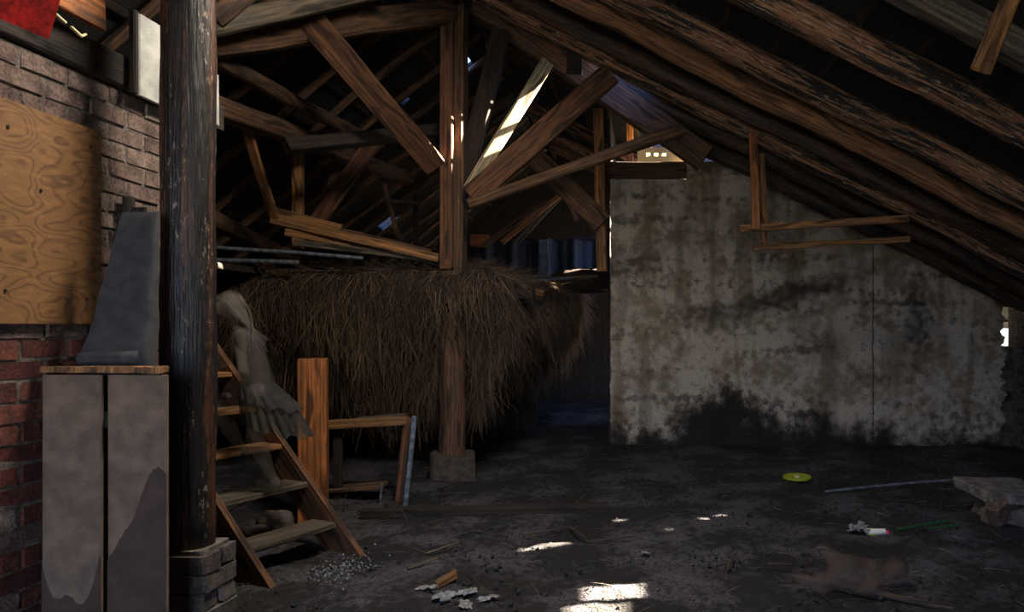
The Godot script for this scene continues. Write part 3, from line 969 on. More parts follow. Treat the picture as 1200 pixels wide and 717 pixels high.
func make_loft() -> void:
	var lf := Node3D.new()
	lf.name = "trim_1"
	lf.set_meta("kind", "structure")
	add_child(lf)
	for k in 12:
		var x := -5.95 + k * 0.4
		part("floor_board", beam(6.6, 0.38, 0.05, 0.003), M.dark, lf, Transform3D(Basis(Vector3(1, 0, 0), Vector3(0, 0, -1), Vector3(0, 1, 0)), Vector3(x, 1.93, -7.5)))
	for k in 9:
		part("joist", beam(5.0, 0.12, 0.14, 0.005), M.dark, lf, along(Vector3(-6.2, 1.82, -7.6 - 0.75 * k), Vector3(-1.45, 1.82, -7.6 - 0.75 * k)))
	part("landing_board", block(2.6, 0.05, 2.4, 0.002), M.dark, lf, Transform3D(Basis(), Vector3(-5.1, 2.02, -6.0)))
	# wall closing the space under the loft
	struct("wall_under_loft", xblock(Vector3(-6.3, -0.1, -10.4), Vector3(-1.6, 1.74, -10.2)), M.dark)
	# the body of hay draped over the edge
	var nz := FastNoiseLite.new()
	nz.seed = 9
	nz.frequency = 1.5
	nz.fractal_octaves = 4
	var rows := 26
	var cols := 110
	var pts := PackedVector3Array()
	var uvs := PackedVector2Array()
	for r in rows + 1:
		var t := float(r) / rows
		for c in cols + 1:
			pts.append(hay_point(nz, float(c) / cols, t))
			uvs.append(Vector2(c, r) * 0.1)
	var hay := part("hay_drape", from_grid(rows + 1, cols + 1, pts, uvs, false), M.haybase, self)
	tag(hay, "thick matted hay hanging down over the edge of the loft", "hay")
	hay.set_meta("kind", "stuff")
	# loose strands, hanging
	var strand := strand_mesh(0.0022)
	var n := 15000
	var mm := MultiMesh.new()
	mm.transform_format = MultiMesh.TRANSFORM_3D
	mm.use_colors = true
	mm.mesh = strand
	mm.instance_count = n
	for i in n:
		var s := rng.randf_range(0.16, 1.0)
		var t := pow(rng.randf(), 0.8)
		if t < 0.28:
			t = rng.randf_range(0.12, 0.3)
		var p := hay_point(nz, s, t)
		var q := hay_point(nz, s, minf(t + 0.04, 1.0))
		var down := (q - p).normalized() if q.distance_to(p) > 0.005 else Vector3.DOWN
		if t > 0.3:
			down = down.lerp(Vector3.DOWN, 0.6)
		down = (down + Vector3(rng.randfn(0, 0.22), rng.randfn(0, 0.12), rng.randfn(0, 0.22))).normalized()
		var l := rng.randf_range(0.10, 0.42) * (1.35 if t > 0.85 else 1.0)
		var pl := hay_path(s)
		var pl2 := hay_path(minf(s + 0.01, 1.0))
		var tn := (pl2 - pl).normalized()
		var outw := Vector3(tn.y, 0, tn.x) * -1.0
		outw = Vector3(-outw.x, 0, -outw.z) if outw.z < -0.7 else outw
		var b := along(p, p + down, rng.randf() * TAU)
		b.basis = b.basis.scaled_local(Vector3(1.0 + rng.randf(), l, 1.0))
		b.origin = p + Vector3(rng.randf_range(0, 0.03), 0, rng.randf_range(0.0, 0.045))
		mm.set_instance_transform(i, b)
		var v := rng.randf()
		var c := Color(0.07, 0.042, 0.026).lerp(Color(0.26, 0.175, 0.105), clampf(v * v * 0.9 + 0.5 * nz.get_noise_3d(p.x * 0.9, p.y * 1.4, p.z * 0.9), 0.0, 1.0))
		mm.set_instance_color(i, c)
	var mi := MultiMeshInstance3D.new()
	mi.name = "hay_strand_fringe"
	mi.multimesh = mm
	mi.material_override = M.hay
	hay.add_child(mi)
	mi.set_meta("kind", "stuff")
	make_loft_things()

func strand_mesh(r: float) -> ArrayMesh:
	var pts := PackedVector3Array()
	var idx := PackedInt32Array()
	for k in 4:
		var t := k / 3.0
		var bend := 0.10 * t * t
		var w := r * (1.0 - 0.6 * t)
		pts.append_array([Vector3(-w, t, bend), Vector3(w, t, bend), Vector3(0, t, bend + w)])
	for k in 3:
		var a := k * 3
		for e in [[0, 1], [1, 2], [2, 0]]:
			idx.append_array([a + e[0], a + 3 + e[0], a + e[1], a + e[1], a + 3 + e[0], a + 3 + e[1]])
	return from_arrays(pts, PackedVector2Array(), idx)

func hay_point(nz: FastNoiseLite, s: float, t: float) -> Vector3:
	var p := hay_path(s)
	var p2 := hay_path(minf(s + 0.004, 1.0))
	var p1 := hay_path(maxf(s - 0.004, 0.0))
	var tn := (p2 - p1).normalized()
	var inw := Vector2(-tn.y, tn.x)                     # into the loft
	if inw.y < 0.0 and s < 0.6:
		inw = -inw
	if s >= 0.6 and inw.x > 0.0:
		inw = -inw
	var n := nz.get_noise_3d(p.x * 0.8, t * 2.0, p.y * 0.8)
	var n2 := nz.get_noise_3d(p.x * 2.6, t * 4.0 + 7.0, p.y * 2.6)
	var low := 0.72 + 0.3 * nz.get_noise_2d(p.x * 0.7, p.y * 0.7 + 3.0) + (0.25 if s > 0.62 else 0.0) + 0.35 * exp(-pow((s - 0.24) / 0.06, 2.0))
	var y: float
	var inset: float
	if t < 0.3:                                          # lying on the boards
		var k := t / 0.3
		inset = lerpf(1.2, 0.06, k)
		y = 2.03 + 0.05 * n + 0.06 * sin(k * PI)
	else:
		var k := (t - 0.3) / 0.7
		y = lerpf(2.03, low, k) + 0.04 * n
		inset = 0.06 - 0.16 * sin(minf(k * 2.2, 1.0) * PI * 0.6) + 0.42 * k * k
	inset -= 0.2 * exp(-pow((p.x + 1.92) / 0.3, 2.0)) * exp(-pow((y - 1.85) / 0.28, 2.0)) * (1.0 if s < 0.6 else 0.0)
	inset += 0.16 * n * minf(t * 2.0, 1.0) + 0.06 * n2
	var q := p + inw * inset
	return Vector3(q.x, y, -q.y)

func make_loft_things() -> void:
	var g := "boards piled on the loft edge"
	var list := [
		[318, 256, 514, 302, 6.95, 0.085, 0.04, "pine", "long pale board on top of the pile at the loft edge"],
		[316, 246, 400, 268, 7.1, 0.075, 0.05, "pine", "short pale board end sticking up left on the pile at the loft edge"],
		[335, 272, 445, 292, 6.98, 0.07, 0.03, "pine", "middle board of the pile at the loft edge, split end showing"],
		[345, 284, 500, 303, 7.0, 0.06, 0.035, "grey", "grey board low in the pile at the loft edge"],
		[370, 264, 505, 296, 7.25, 0.07, 0.03, "old", "brown board behind the long pale board on the loft pile"],
		[330, 292, 420, 301, 7.05, 0.05, 0.03, "dark", "short dark batten at the bottom of the loft pile"]]
	for e in list:
		timber("loft_board", P(e[0], e[1], e[4]), P(e[2], e[3], e[4] + 0.1), e[5], e[6], M[e[7]], e[8], "board", g)
	pole("metal_tube", P(236, 287, 6.85), P(425, 303, 6.95), 0.018, 0.018, M.metal, "long bluish metal tube lying along the loft edge beside the pile", "tube", "", 0.0)
	pole("metal_tube", P(236, 303, 6.9), P(350, 309, 6.9), 0.022, 0.022, M.metal, "short bluish metal tube half in the hay at the loft edge", "tube", "", 0.0)
	# right of the centre post
	timber("loft_board", P(550, 322, 7.5), P(636, 343, 8.0), 0.07, 0.04, M.pine, "tan board lying right of the middle post on the hay", "board", g)
	timber("loft_board", P(600, 330, 8.6), P(700, 324, 9.2), 0.05, 0.04, M.old, "brown batten reaching from the hay toward the upright stud", "board", g)
	pole("blue_pipe", P(553, 321, 7.7), P(604, 331, 8.2), 0.02, 0.02, M.blue, "blue plastic pipe among boards right of the middle post", "pipe", "", 0.0)
	pole("metal_tube", P(610, 330, 8.2), P(670, 325, 8.8), 0.015, 0.015, M.metal, "thin bluish rod pointing at the hay bale on the loft", "tube", "", 0.0)
	# blue tarpaulin hung across the back of the loft
	var pts := PackedVector3Array()
	var uvs := PackedVector2Array()
	var nc := 60
	for r in 9:
		for c in nc + 1:
			var x := lerpf(-3.2, -0.72, c / float(nc))
			pts.append(Vector3(x, lerpf(2.86, 2.0, r / 8.0) + 0.02 * sin(c * 0.7) * (1.0 - r / 8.0), -11.6 + 0.05 * sin(c * 0.55) + 0.03 * sin(c * 1.3 + 1.0)))
			uvs.append(Vector2(c, r) / 20.0)
	var tp := thing("tarpaulin", "dark blue tarpaulin hung across the back of the loft", "tarpaulin", Vector3(-2.0, 2.0, -11.6))
	wpart("sheet", from_grid(9, nc + 1, pts, uvs, true), M.tarp, tp)
	wpart("pale_fold", block(0.16, 0.8, 0.03, 0.006, 0.01), M.tarp_pale, tp, Transform3D(Basis.from_euler(Vector3(0, 0, 0.05)), Vector3(-1.65, 2.44, -11.5)))
	wpart("rail", beam(2.6, 0.06, 0.05), M.dark, tp, along(Vector3(-3.25, 2.88, -11.62), Vector3(-0.68, 2.88, -11.62)))
	# hay bale
	var bale := single("hay_bale", hay_lump(0.46, 0.17, 0.3), M.haybase, Transform3D(Basis(), P(684, 312, 10.4)), "round brown hay bale at the back of the loft by the stud", "hay bale")
	bale.position.y = 2.12
	# poles stacked against the far roof
	var far := [[566, 288, 640, 236, "old", "farthest left of the poles stacked over the blue tarpaulin"], [588, 284, 657, 228, "pine", "palest of the poles stacked over the blue tarpaulin"], [606, 284, 660, 226, "grey", "grey one of the poles stacked over the blue tarpaulin"], [664, 228, 676, 258, "old", "short pole end dropping from the top of the stacked poles"], [552, 270, 600, 230, "dark", "dark thin pole nearest the middle post over the tarpaulin"]]
	for e in far:
		timber("stacked_pole", P(e[0], e[1], 11.0 + (e[0] - 600) * 0.004), P(e[2], e[3], 11.15 + (e[0] - 600) * 0.004), 0.075, 0.06, M[e[4]], e[5], "pole", "poles over the tarpaulin")
	timber("box_end", P(553, 282, 11.0), P(572, 282, 11.0), 0.17, 0.2, M.orange, "small tan box end standing above the tarpaulin by the middle post", "box")

func hay_lump(a: float, b: float, c: float) -> ArrayMesh:
	var nz := FastNoiseLite.new()
	nz.seed = 77
	nz.frequency = 2.4
	var pts := PackedVector3Array()
	var uvs := PackedVector2Array()
	for r in 17:
		var th := PI * r / 16.0
		for k in 25:
			var ph := TAU * k / 24.0
			var v := Vector3(sin(th) * cos(ph), cos(th), sin(th) * sin(ph))
			v = v.sign() * Vector3(pow(absf(v.x), 0.7), pow(absf(v.y), 0.7), pow(absf(v.z), 0.7))
			var q := 1.0 + 0.18 * nz.get_noise_3dv(v) + 0.06 * nz.get_noise_3dv(v * 5.0)
			pts.append(Vector3(v.x * a, v.y * b, v.z * c) * q)
			uvs.append(Vector2(k, r) * 0.1)
	return from_grid(17, 25, pts, uvs, false)

# ---------------------------------------------------------------- stairs
const SO := Vector3(-1.985, 0, -4.405)
const SC := Vector3(-0.909, 0, -0.416)      # climbing
const SW := Vector3(0.416, 0, -0.909)       # across, away from the camera
func stair(t: float, y: float, w: float) -> Vector3:
	return SO + SC * t + SW * w + Vector3(0, y, 0)

func make_stairs() -> void:
	var s := thing("wooden_stairs", "open wooden stairs with worn treads climbing left to the loft", "stairs", SO)
	var slope := Vector3(SC.x, 0.94, SC.z).normalized()
	var nrm := SW.cross(slope).normalized()
	if nrm.y < 0:
		nrm = -nrm
	for e in [[-0.325, "near"], [0.325, "far"]]:
		# board along the slope whose foot is cut level
		var a := 0.27
		var st := SurfaceTool.new()
		st.begin(Mesh.PRIMITIVE_TRIANGLES)
		st.set_smooth_group(-1)
		var top := 2.2
		var prof := [Vector2(0, 0), Vector2(top, top * 0.94), Vector2(top + 0.12, top * 0.94), Vector2(top + 0.12, top * 0.94 - 0.12), Vector2(0.32, 0)]
		var f := []
		var b := []
		for p in prof:
			f.append(stair(p.x, p.y, e[0] - 0.02) - SO)
			b.append(stair(p.x, p.y, e[0] + 0.02) - SO)
		var pol := func(q: Array, rev: bool) -> void:
			for k in range(1, q.size() - 1):
				for i in ([0, k + 1, k] if rev else [0, k, k + 1]):
					st.set_uv(Vector2((q[i] as Vector3).dot(nrm) / 0.3, (q[i] as Vector3).dot(slope) / 2.0))
					st.add_vertex(q[i])
		pol.call(f, true)
		pol.call(b, false)
		for k in 5:
			var j := (k + 1) % 5
			var q := [f[k], f[j], b[j], b[k]]
			var uv := [Vector2(0, 0), Vector2(0, 1.4), Vector2(0.14, 1.4), Vector2(0.14, 0)]
			for i in [0, 2, 1, 0, 3, 2]:
				st.set_uv(uv[i])
				st.add_vertex(q[i])
		st.generate_normals()
		part("stringer", st.commit(), M.red_brown, s)
	for k in 8:
		var y := 0.20 + 0.24 * k
		var t := y / 0.94
		part("tread", beam(0.61, 0.22, 0.035, 0.003, 0.006, 3), M.grey if k < 2 else M.pine, s, Transform3D(Basis(SC, SW, Vector3.UP), stair(t + 0.115, y - 0.02, -0.305) - SO))
	# newel board behind the far stringer
	var nb := P(367, 610, 5.55)
	nb.y = -0.02
	timber("newel_board", nb, Vector3(nb.x, EYE + (PPY - 420) * 5.55 / FOCAL, nb.z), 0.20, 0.16, M.orange, "thick orange newel board standing upright behind the stairs", "post", "", 0.002, 0.30)

# ---------------------------------------------------------------- things at the left wall
func make_left_things() -> void:
	# plywood screwed to the brick wall
	var ply := thing("plywood_sheet", "large plywood sheet with swirling grain fixed to the brick wall", "plywood", Vector3(-2.278, 1.5, -2.7))
	var pm := BoxMesh.new()
	pm.size = Vector3(0.78, 0.80, 0.014)
	part("sheet", quad_box(0.80, 0.795, 0.014), M.plywood, ply, Transform3D(Basis.from_euler(Vector3(0, PI / 2, 0)), Vector3(0, 0.40, 0.09)))
	for e in [[0.06, 0.72], [0.44, 0.70], [0.08, 0.1], [0.45, 0.12], [0.3, 0.5]]:
		part("screw", block(0.01, 0.01, 0.01, 0.0, 0.003), M.dark, ply, Transform3D(Basis(), Vector3(0.008, e[1], 0.49 - 0.8 + e[0] + 0.0)))
	# tall cabinet of two boards with a shelf top
	var d := 2.72
	var cb := P(120, 0, d)
	cb.y = 0.0
	var top := EYE + (PPY - 430) * d / FOCAL
	var cab := thing("boarded_hatch", "hatch of two stained grey-brown boards under a pale top strip at the brick wall", "hatch", cb)
	var l := P(51, 0, d).x - cb.x
	var r := P(193, 0, d).x - cb.x
	part("top_strip", block(r - l + 0.005, 0.022, 0.05, 0.002), M.pine, cab, Transform3D(Basis(), Vector3((l + r) / 2 - 0.006, top - 0.01, -0.012)))
	for e in [[l, l + 0.222, 0.30, 8], [l + 0.245, r + 0.012, 0.62, 5]]:
		var w: float = e[1] - e[0]
		var pn := part("board_panel", block(w, top - 0.03, 0.02, 0.0015), M.panel, cab, Transform3D(Basis(), Vector3((e[0] + e[1]) / 2, (top - 0.03) / 2, 0)))
		var stn := part("damp_stain", stain_shape(w - 0.004, e[2], e[3]), M.panel_stain, pn, Transform3D(Basis(), Vector3(0, (0.36 if e[3] == 5 else 0.34) - (top - 0.03) / 2, 0.0112)))
		stn.set_meta("label", "darker damp stain with a wavy edge")
	for y in [0.25, top - 0.2]:
		part("back_batten", block(r - l - 0.02, 0.06, 0.02, 0.001), M.dark, cab, Transform3D(Basis(), Vector3((l + r) / 2, y, -0.021)))
	# folded felt mat standing on the floor behind the hatch
	var mt := thing("felt_mat", "grey felt mat standing folded behind the boarded hatch", "mat", Vector3(P(137, 0, d + 0.13).x, 0, -d - 0.13))
	var pts := PackedVector3Array()
	var uvs := PackedVector2Array()
	for k in 26:
		var t := maxf(0.0, (k - 4) / 21.0)
		var wl := lerpf(-0.135, -0.02, pow(t, 0.85))
		var wr := lerpf(0.145, 0.125, t)
		var th := lerpf(0.05, 0.018, t)
		if k == 0 or k == 25:
			th *= 0.3
		var y := top + t * 0.61 if k >= 4 else top * k / 4.0
		for i in 25:
			var a := TAU * i / 24.0
			var sq := Vector2(signf(cos(a)) * pow(absf(cos(a)), 0.4), signf(sin(a)) * pow(absf(sin(a)), 0.5))
			pts.append(Vector3(lerpf(wl, wr, sq.x * 0.5 + 0.5), y, sq.y * th - t * 0.06 + 0.008 * sin(t * 17.0) * (1.0 - t)))
			uvs.append(Vector2(i, k) * 0.1)
	part("folded_sheet", from_grid(26, 25, pts, uvs, true), M.felt, mt)
	part("rolled_fold", log_mesh(0.22, 0.028, 0.028, 0.05), M.felt, mt, along(Vector3(-0.105, top + 0.03, 0.05), Vector3(0.115, top + 0.03, 0.05)))
	# small black fitting on the wall above the mat
	var fit := thing("wall_bracket", "small black iron bracket on the bricks above the grey mat", "bracket", Vector3(-2.26, 2.02, -3.16))
	part("plate", block(0.03, 0.07, 0.05, 0.003), M.dark, fit)
	part("hook", block(0.07, 0.02, 0.02, 0.002), M.dark, fit, Transform3D(Basis(), Vector3(0.04, -0.02, 0)))
	# wooden shelf work above the wall
	timber("wall_plate", Vector3(-2.36, 2.60, -1.2), Vector3(-2.36, 2.60, -3.9), 0.16, 0.14, M.dark, "dark timber wall plate lying along the top of the brick wall", "beam")
	var sh := thing("wooden_rack", "orange wooden rack of boards over the brick wall", "rack", Vector3(-2.28, 2.7, -2.6))
	wpart("rail", beam(0.75, 0.13, 0.025, 0.002), M.orange, sh, Transform3D(Basis(Vector3(0, 1, 0), Vector3(0, 0, -1), Vector3(1, 0, 0)), Vector3(-2.22, 2.755, -2.2)))
	wpart("rail", beam(0.75, 0.05, 0.06, 0.002), M.orange, sh, Transform3D(Basis(Vector3(0, 1, 0), Vector3(0, 0, -1), Vector3(1, 0, 0)), Vector3(-2.24, 2.875, -2.2)))
	for z in [-2.55, -2.72, -2.9]:
		wpart("slat", beam(0.6, 0.035, 0.03, 0.002), M.orange, sh, Transform3D(Basis(Vector3(0, 0, 1), Vector3(0, 1, 0), Vector3(-1, 0, 0)), Vector3(-2.26, 2.86, z)))
	# cream hooks under the rack
	for k in 3:
		var hk := P(72 + 16 * k, 21 + 6 * k, 2.78)
		var m := log_mesh(0.05, 0.006, 0.006, 0.0, 8, 0.0)
		var hn := thing("cream_hook", ["cream hook nearest the red cloth under the rack", "middle cream hook under the rack", "curved cream hook farthest from the red cloth under the rack"][k], "hook", Vector3(-2.205, hk.y, -2.62 - 0.075 * k), "cream hooks under the rack")
		part("stem", m, M.cream, hn, along(Vector3.ZERO, Vector3(0, -0.018, -0.06)))
		if k == 2:
			part("curl", log_mesh(0.03, 0.006, 0.005, 0.0, 8, 0.0), M.cream, hn, along(Vector3(0, -0.017, -0.048), Vector3(0, 0.004, -0.075)))
	# red cloth hanging from above: a corner points down
	pts = PackedVector3Array()
	uvs = PackedVector2Array()
	for r2 in 21:
		var t := r2 / 20.0
		for k in 21:
			var u := k / 20.0
			var x0 := lerpf(-70.0, 56.0, t)
			var x1 := lerpf(78.0, 57.0, t)
			var y0 := lerpf(-8.0, 46.0, t)
			var y1 := lerpf(-30.0, 46.0, t)
			var q := P(lerpf(x0, x1, u), lerpf(y0, y1, u), 2.45)
			q.z += 0.012 * sin(u * 9.0 + t * 2.0) * (1.0 - t)
			pts.append(q)
			uvs.append(Vector2(u, t))
	var top_rows := pts.slice(0, 21)
	var cl := single("red_cloth", from_grid(21, 21, pts, uvs, true), M.red_cloth, Transform3D(), "red cloth hanging with one corner down over the brick wall", "cloth")
	# white panel on the wall top by the post
	var wp := thing("white_sheet", "white board panel standing on the brick wall behind the log post", "panel", Vector3(-2.28, 2.50, -3.37))
	part("board", block(0.02, 0.36, 0.42, 0.001), M.white_board, wp, Transform3D(Basis(), Vector3(0.03, 0.19, -0.03)))
	part("edge_batten", block(0.03, 0.36, 0.03, 0.001), M.dark, wp, Transform3D(Basis(), Vector3(0.03, 0.19, 0.20)))
	timber("white_strip", P(252, 88, 3.8), P(251, 146, 3.8), 0.03, 0.03, M.white_board, "thin white strip showing right of the dark log post", "strip")

func quad_box(w: float, h: float, t: float) -> ArrayMesh:
	var st := SurfaceTool.new()
	st.begin(Mesh.PRIMITIVE_TRIANGLES)
	st.set_smooth_group(-1)
	var c := [Vector3(-w / 2, -h / 2, t / 2), Vector3(w / 2, -h / 2, t / 2), Vector3(w / 2, h / 2, t / 2), Vector3(-w / 2, h / 2, t / 2), Vector3(-w / 2, -h / 2, -t / 2), Vector3(w / 2, -h / 2, -t / 2), Vector3(w / 2, h / 2, -t / 2), Vector3(-w / 2, h / 2, -t / 2)]
	for f in [[0, 1, 2, 3], [5, 4, 7, 6], [4, 0, 3, 7], [1, 5, 6, 2], [3, 2, 6, 7], [4, 5, 1, 0]]:
		for k in [0, 2, 1, 0, 3, 2]:
			var v: Vector3 = c[f[k]]
			st.set_uv(Vector2(v.x + w / 2, h / 2 - v.y) / 0.8)
			st.add_vertex(v)
	st.generate_normals()
	return st.commit()

# a thin dried crust with a ragged upper outline
func stain_shape(w: float, h: float, sd: int) -> ArrayMesh:
	var nz := FastNoiseLite.new()
	nz.seed = sd
	nz.frequency = 6.0
	var pts := PackedVector3Array()
	var uvs := PackedVector2Array()
	for r in 2:
		for k in 41:
			var u := k / 40.0
			var yt := h * (0.42 + 0.50 * ss(0.05, 0.75, u)) + 0.035 * sin(u * 9.0) + 0.014 * nz.get_noise_1d(u * 2.0)
			if sd != 5:
				yt = h * (0.42 + 0.5 * pow(absf(u - 0.5) * 2.0, 3.0)) - 0.02 * sin(u * 11.0) + 0.012 * nz.get_noise_1d(u * 2.0)
			pts.append(Vector3((u - 0.5) * w, (-0.35 if r == 1 else minf(yt, h)), 0.0))
			uvs.append(Vector2(u, r))
	return from_grid(2, 41, pts, uvs, true)

# ---------------------------------------------------------------- floor things
func ground(px: float, py: float, lift := 0.0) -> Vector3:
	var d := FOCAL * EYE / (py - PPY)
	return Vector3((px - PPX) * d / FOCAL, lift, -d)

func make_floor_things() -> void:
	# stuff: crumbs and straw
	scatter("soil_crumbs", clod_mesh(), 5200, M.earth, "dark crumbs of soil and rubble strewn over the barn floor", "rubble", 0.006, 0.03)
	var strand := strand_mesh(0.0025)
	var mm := MultiMesh.new()
	mm.transform_format = MultiMesh.TRANSFORM_3D
	mm.use_colors = true
	mm.mesh = strand
	mm.instance_count = 900
	for i in 900:
		var d := 3.4 + 5.6 * pow(rng.randf(), 1.4)
		var x := rng.randf_range(-2.6, 3.6)
		var l := rng.randf_range(0.03, 0.13)
		var a := rng.randf() * TAU
		var t := along(Vector3(x, 0.012, -d), Vector3(x + cos(a), 0.012 + rng.randf_range(-0.02, 0.1), -d + sin(a)))
		t.basis = t.basis.scaled_local(Vector3(1, l, 1))
		mm.set_instance_transform(i, t)
		mm.set_instance_color(i, Color(0.05, 0.045, 0.04).lerp(Color(0.2, 0.175, 0.14), pow(rng.randf(), 2.0)))
	var mi := MultiMeshInstance3D.new()
	mi.name = "straw_litter"
	mi.multimesh = mm
	mi.material_override = M.hay
	add_child(mi)
	tag(mi, "loose straw and chaff littering the earth floor", "straw")
	mi.set_meta("kind", "stuff")
	# long dark beam on the floor
	timber("floor_beam", ground(424, 606, 0.03), ground(712, 600, 0.03), 0.07, 0.09, M.dark, "long dark timber lying on the floor in front of the middle post", "beam")
	# old bench under the hay
	var tb := thing("broken_bench", "broken bench frame with a pale metal leg under the hay", "bench", ground(440, 588))
	wpart("top_rail", beam(0.69, 0.075, 0.09, 0.004), M.pine, tb, along(P(383, 498, 6.2), P(478, 492, 6.2)))
	wpart("top_plank", beam(0.42, 0.03, 0.14, 0.003), M.grey, tb, along(P(418, 491, 6.3), P(475, 487, 6.3)))
	wpart("metal_leg", beam(0.76, 0.04, 0.03, 0.001), M.metal, tb, along(P(475, 594, 6.05), P(486, 490, 6.05)))
	wpart("wooden_leg", beam(0.72, 0.07, 0.05, 0.003), M.red_brown, tb, along(P(468, 588, 6.2), P(479, 490, 6.2)))
	wpart("lower_shelf", beam(0.46, 0.035, 0.2, 0.003), M.old, tb, along(P(388, 573, 6.3), P(450, 568, 6.3)))
	wpart("short_leg", beam(0.20, 0.02, 0.02, 0.001), M.metal, tb, along(P(445, 594, 6.12), P(448, 566, 6.12)))
	wpart("wooden_leg", beam(0.74, 0.07, 0.05, 0.003), M.dark, tb, along(P(396, 592, 6.25), P(396, 495, 6.25)))
	# concrete slab on rubble, right
	var sl := thing("concrete_slab", "broken concrete slab resting on rubble at the right edge", "slab", ground(1165, 612))
	part("slab", block(0.62, 0.07, 0.5, 0.008, 0.015), M.concrete, sl, Transform3D(Basis.from_euler(Vector3(0.05, 0.15, -0.06)), Vector3(0.18, 0.20, -0.15)))
	for e in [[-0.02, 0.02, 0.16, 0.12], [0.14, 0.05, 0.2, 0.14], [0.3, -0.05, 0.2, 0.13], [0.05, -0.2, 0.2, 0.13], [0.36, -0.3, 0.18, 0.13]]:
		part("rubble_stone", block(e[2], e[3], e[2] * 0.8, 0.012, 0.035), M.grey_brick[int(absf(e[0]) * 100) % 3], sl, Transform3D(Basis.from_euler(Vector3(rng.randf_range(-0.2, 0.2), rng.randf() * 3.0, rng.randf_range(-0.2, 0.2))), Vector3(e[0], e[3] * 0.5 - 0.01, e[1])))
	part("rusty_stone", block(0.17, 0.15, 0.12, 0.01, 0.04), M.old_stone, sl, Transform3D(Basis.from_euler(Vector3(0.2, 0.4, 0.5)), Vector3(-0.03, 0.12, 0.13)))
	# long curved metal strip
	var pts := PackedVector3Array()
	var uvs := PackedVector2Array()
	for k in 31:
		var t := k / 30.0
		var q := ground(lerpf(966, 1186, t), 580 - 12.0 * sin(t * PI * 0.55) - 1.5 * t)
		q.y = 0.03 + 0.02 * t
		for e in [Vector3(0, 0.012, 0), Vector3(0, 0.006, 0.016), Vector3(0, -0.006, 0.016), Vector3(0, -0.012, 0), Vector3(0, 0.012, 0)]:
			pts.append(q + e)
			uvs.append(Vector2(t, 0))
	single("metal_strip", from_grid(31, 5, pts, uvs, false), M.metal, Transform3D(), "long thin pale metal strip curving over the floor to the slab", "strip")
	# yellow-green lid
	var lid := thing("plastic_disc", "round yellow-green plastic disc lying on the dark floor", "disc", ground(934, 562, 0.02))
	part("disc", cyl(0.135, 0.012, 28), M.lime, lid)
	part("rim", ring(0.135, 0.012, 28), M.lime, lid, Transform3D(Basis(), Vector3(0, 0.012, 0)))
	part("centre_knob", cyl(0.03, 0.016, 14), M.cream, lid, Transform3D(Basis(), Vector3(0, 0.012, 0)))
	# paper and tube
	single("crumpled_paper", crumple(0.14, 0.09, 0.12, 3), M.paper, Transform3D(Basis(), ground(1005, 628, 0.035)), "crumpled white paper beside the paint tube on the floor", "paper")
	var tube := thing("squeezed_tube", "white squeezed tube with a pink cap and green print on the floor", "tube", ground(1024, 628, 0.02))
	part("body", log_mesh(0.13, 0.03, 0.02, 0.12), M.white, tube, along(Vector3(-0.05, 0, 0), Vector3(0.08, 0.005, 0.0)))
	part("print_band", log_mesh(0.05, 0.0325, 0.029, 0.1), M.lime, tube, along(Vector3(-0.045, 0.0, 0), Vector3(0.005, 0.001, 0)))
	part("cap", log_mesh(0.025, 0.019, 0.017, 0.0), M.pink, tube, along(Vector3(0.08, 0.005, 0), Vector3(0.105, 0.006, 0)))
	# green rods
	pole("green_rod", ground(1050, 624, 0.02), ground(1112, 617, 0.035), 0.008, 0.008, M.green, "longer green rod on the floor pointing to the slab", "rod", "", 0.02)
	pole("green_rod", ground(1087, 623, 0.02), ground(1122, 619, 0.03), 0.008, 0.008, M.green, "shorter green rod on the floor in front of the slab", "rod", "", 0.02)
	# long stick in front of the doll
	pole("long_stick", ground(928, 680, 0.02), ground(1118, 716, 0.02), 0.014, 0.019, M.twig, "long grey stick lying in front of the baby doll", "stick")
	# twigs
	var tw := [[500, 652, 538, 640, "pale", "pale twig on the floor right of the stairs"], [478, 672, 512, 662, "pale", "thin pale twig near the torn papers"], [668, 622, 690, 640, "dark", "short dark twig end bent toward the big light patch"], [612, 630, 668, 621, "dark", "dark twig in the middle of the floor"], [690, 640, 745, 634, "dark", "dark twig lying level left of the light flecks"], [852, 672, 858, 656, "dark", "small upright twig left of the long stick"], [900, 665, 928, 668, "dark", "short dark twig by the long stick's end"], [560, 700, 690, 640, "none", ""]]
	for e in tw:
		if e[4] == "none":
			continue
		pole("twig", ground(e[0], e[1], 0.02), ground(e[2], e[3], 0.035), 0.009, 0.005, M.twig_pale if e[4] == "pale" else M.twig, e[5], "twig", "twigs on the floor", 0.15)
	# torn papers, foreground
	var pp := [[500, 694, 0.10, 0.03, 0.07, "flat crumpled paper scrap nearest the stairs"], [520, 706, 0.12, 0.05, 0.09, "largest crumpled paper in the foreground litter"], [548, 701, 0.10, 0.05, 0.08, "middle crumpled paper in the foreground litter"], [572, 707, 0.11, 0.03, 0.07, "flat torn paper at the right of the foreground litter"], [545, 714, 0.12, 0.03, 0.06, "torn paper at the bottom edge of the foreground litter"]]
	for k in pp.size():
		var e: Array = pp[k]
		single("paper_scrap", crumple(e[2], e[3], e[4], 20 + k), M.paper, Transform3D(Basis.from_euler(Vector3(0, k * 1.3, 0)), ground(e[0], e[1], 0.02)), e[5], "paper", "torn papers in the foreground")
	timber("wood_scrap", ground(512, 692, 0.03), ground(534, 682, 0.05), 0.05, 0.012, M.pine, "flat pale wood scrap lying among the torn papers", "wood scrap")
	# ashes by the stair foot
	single("ash_patch", ash(), M.paper, Transform3D(Basis(), ground(402, 668, 0.0)), "patch of pale ash and lime on the floor at the stair foot", "ash").set_meta("kind", "stuff")
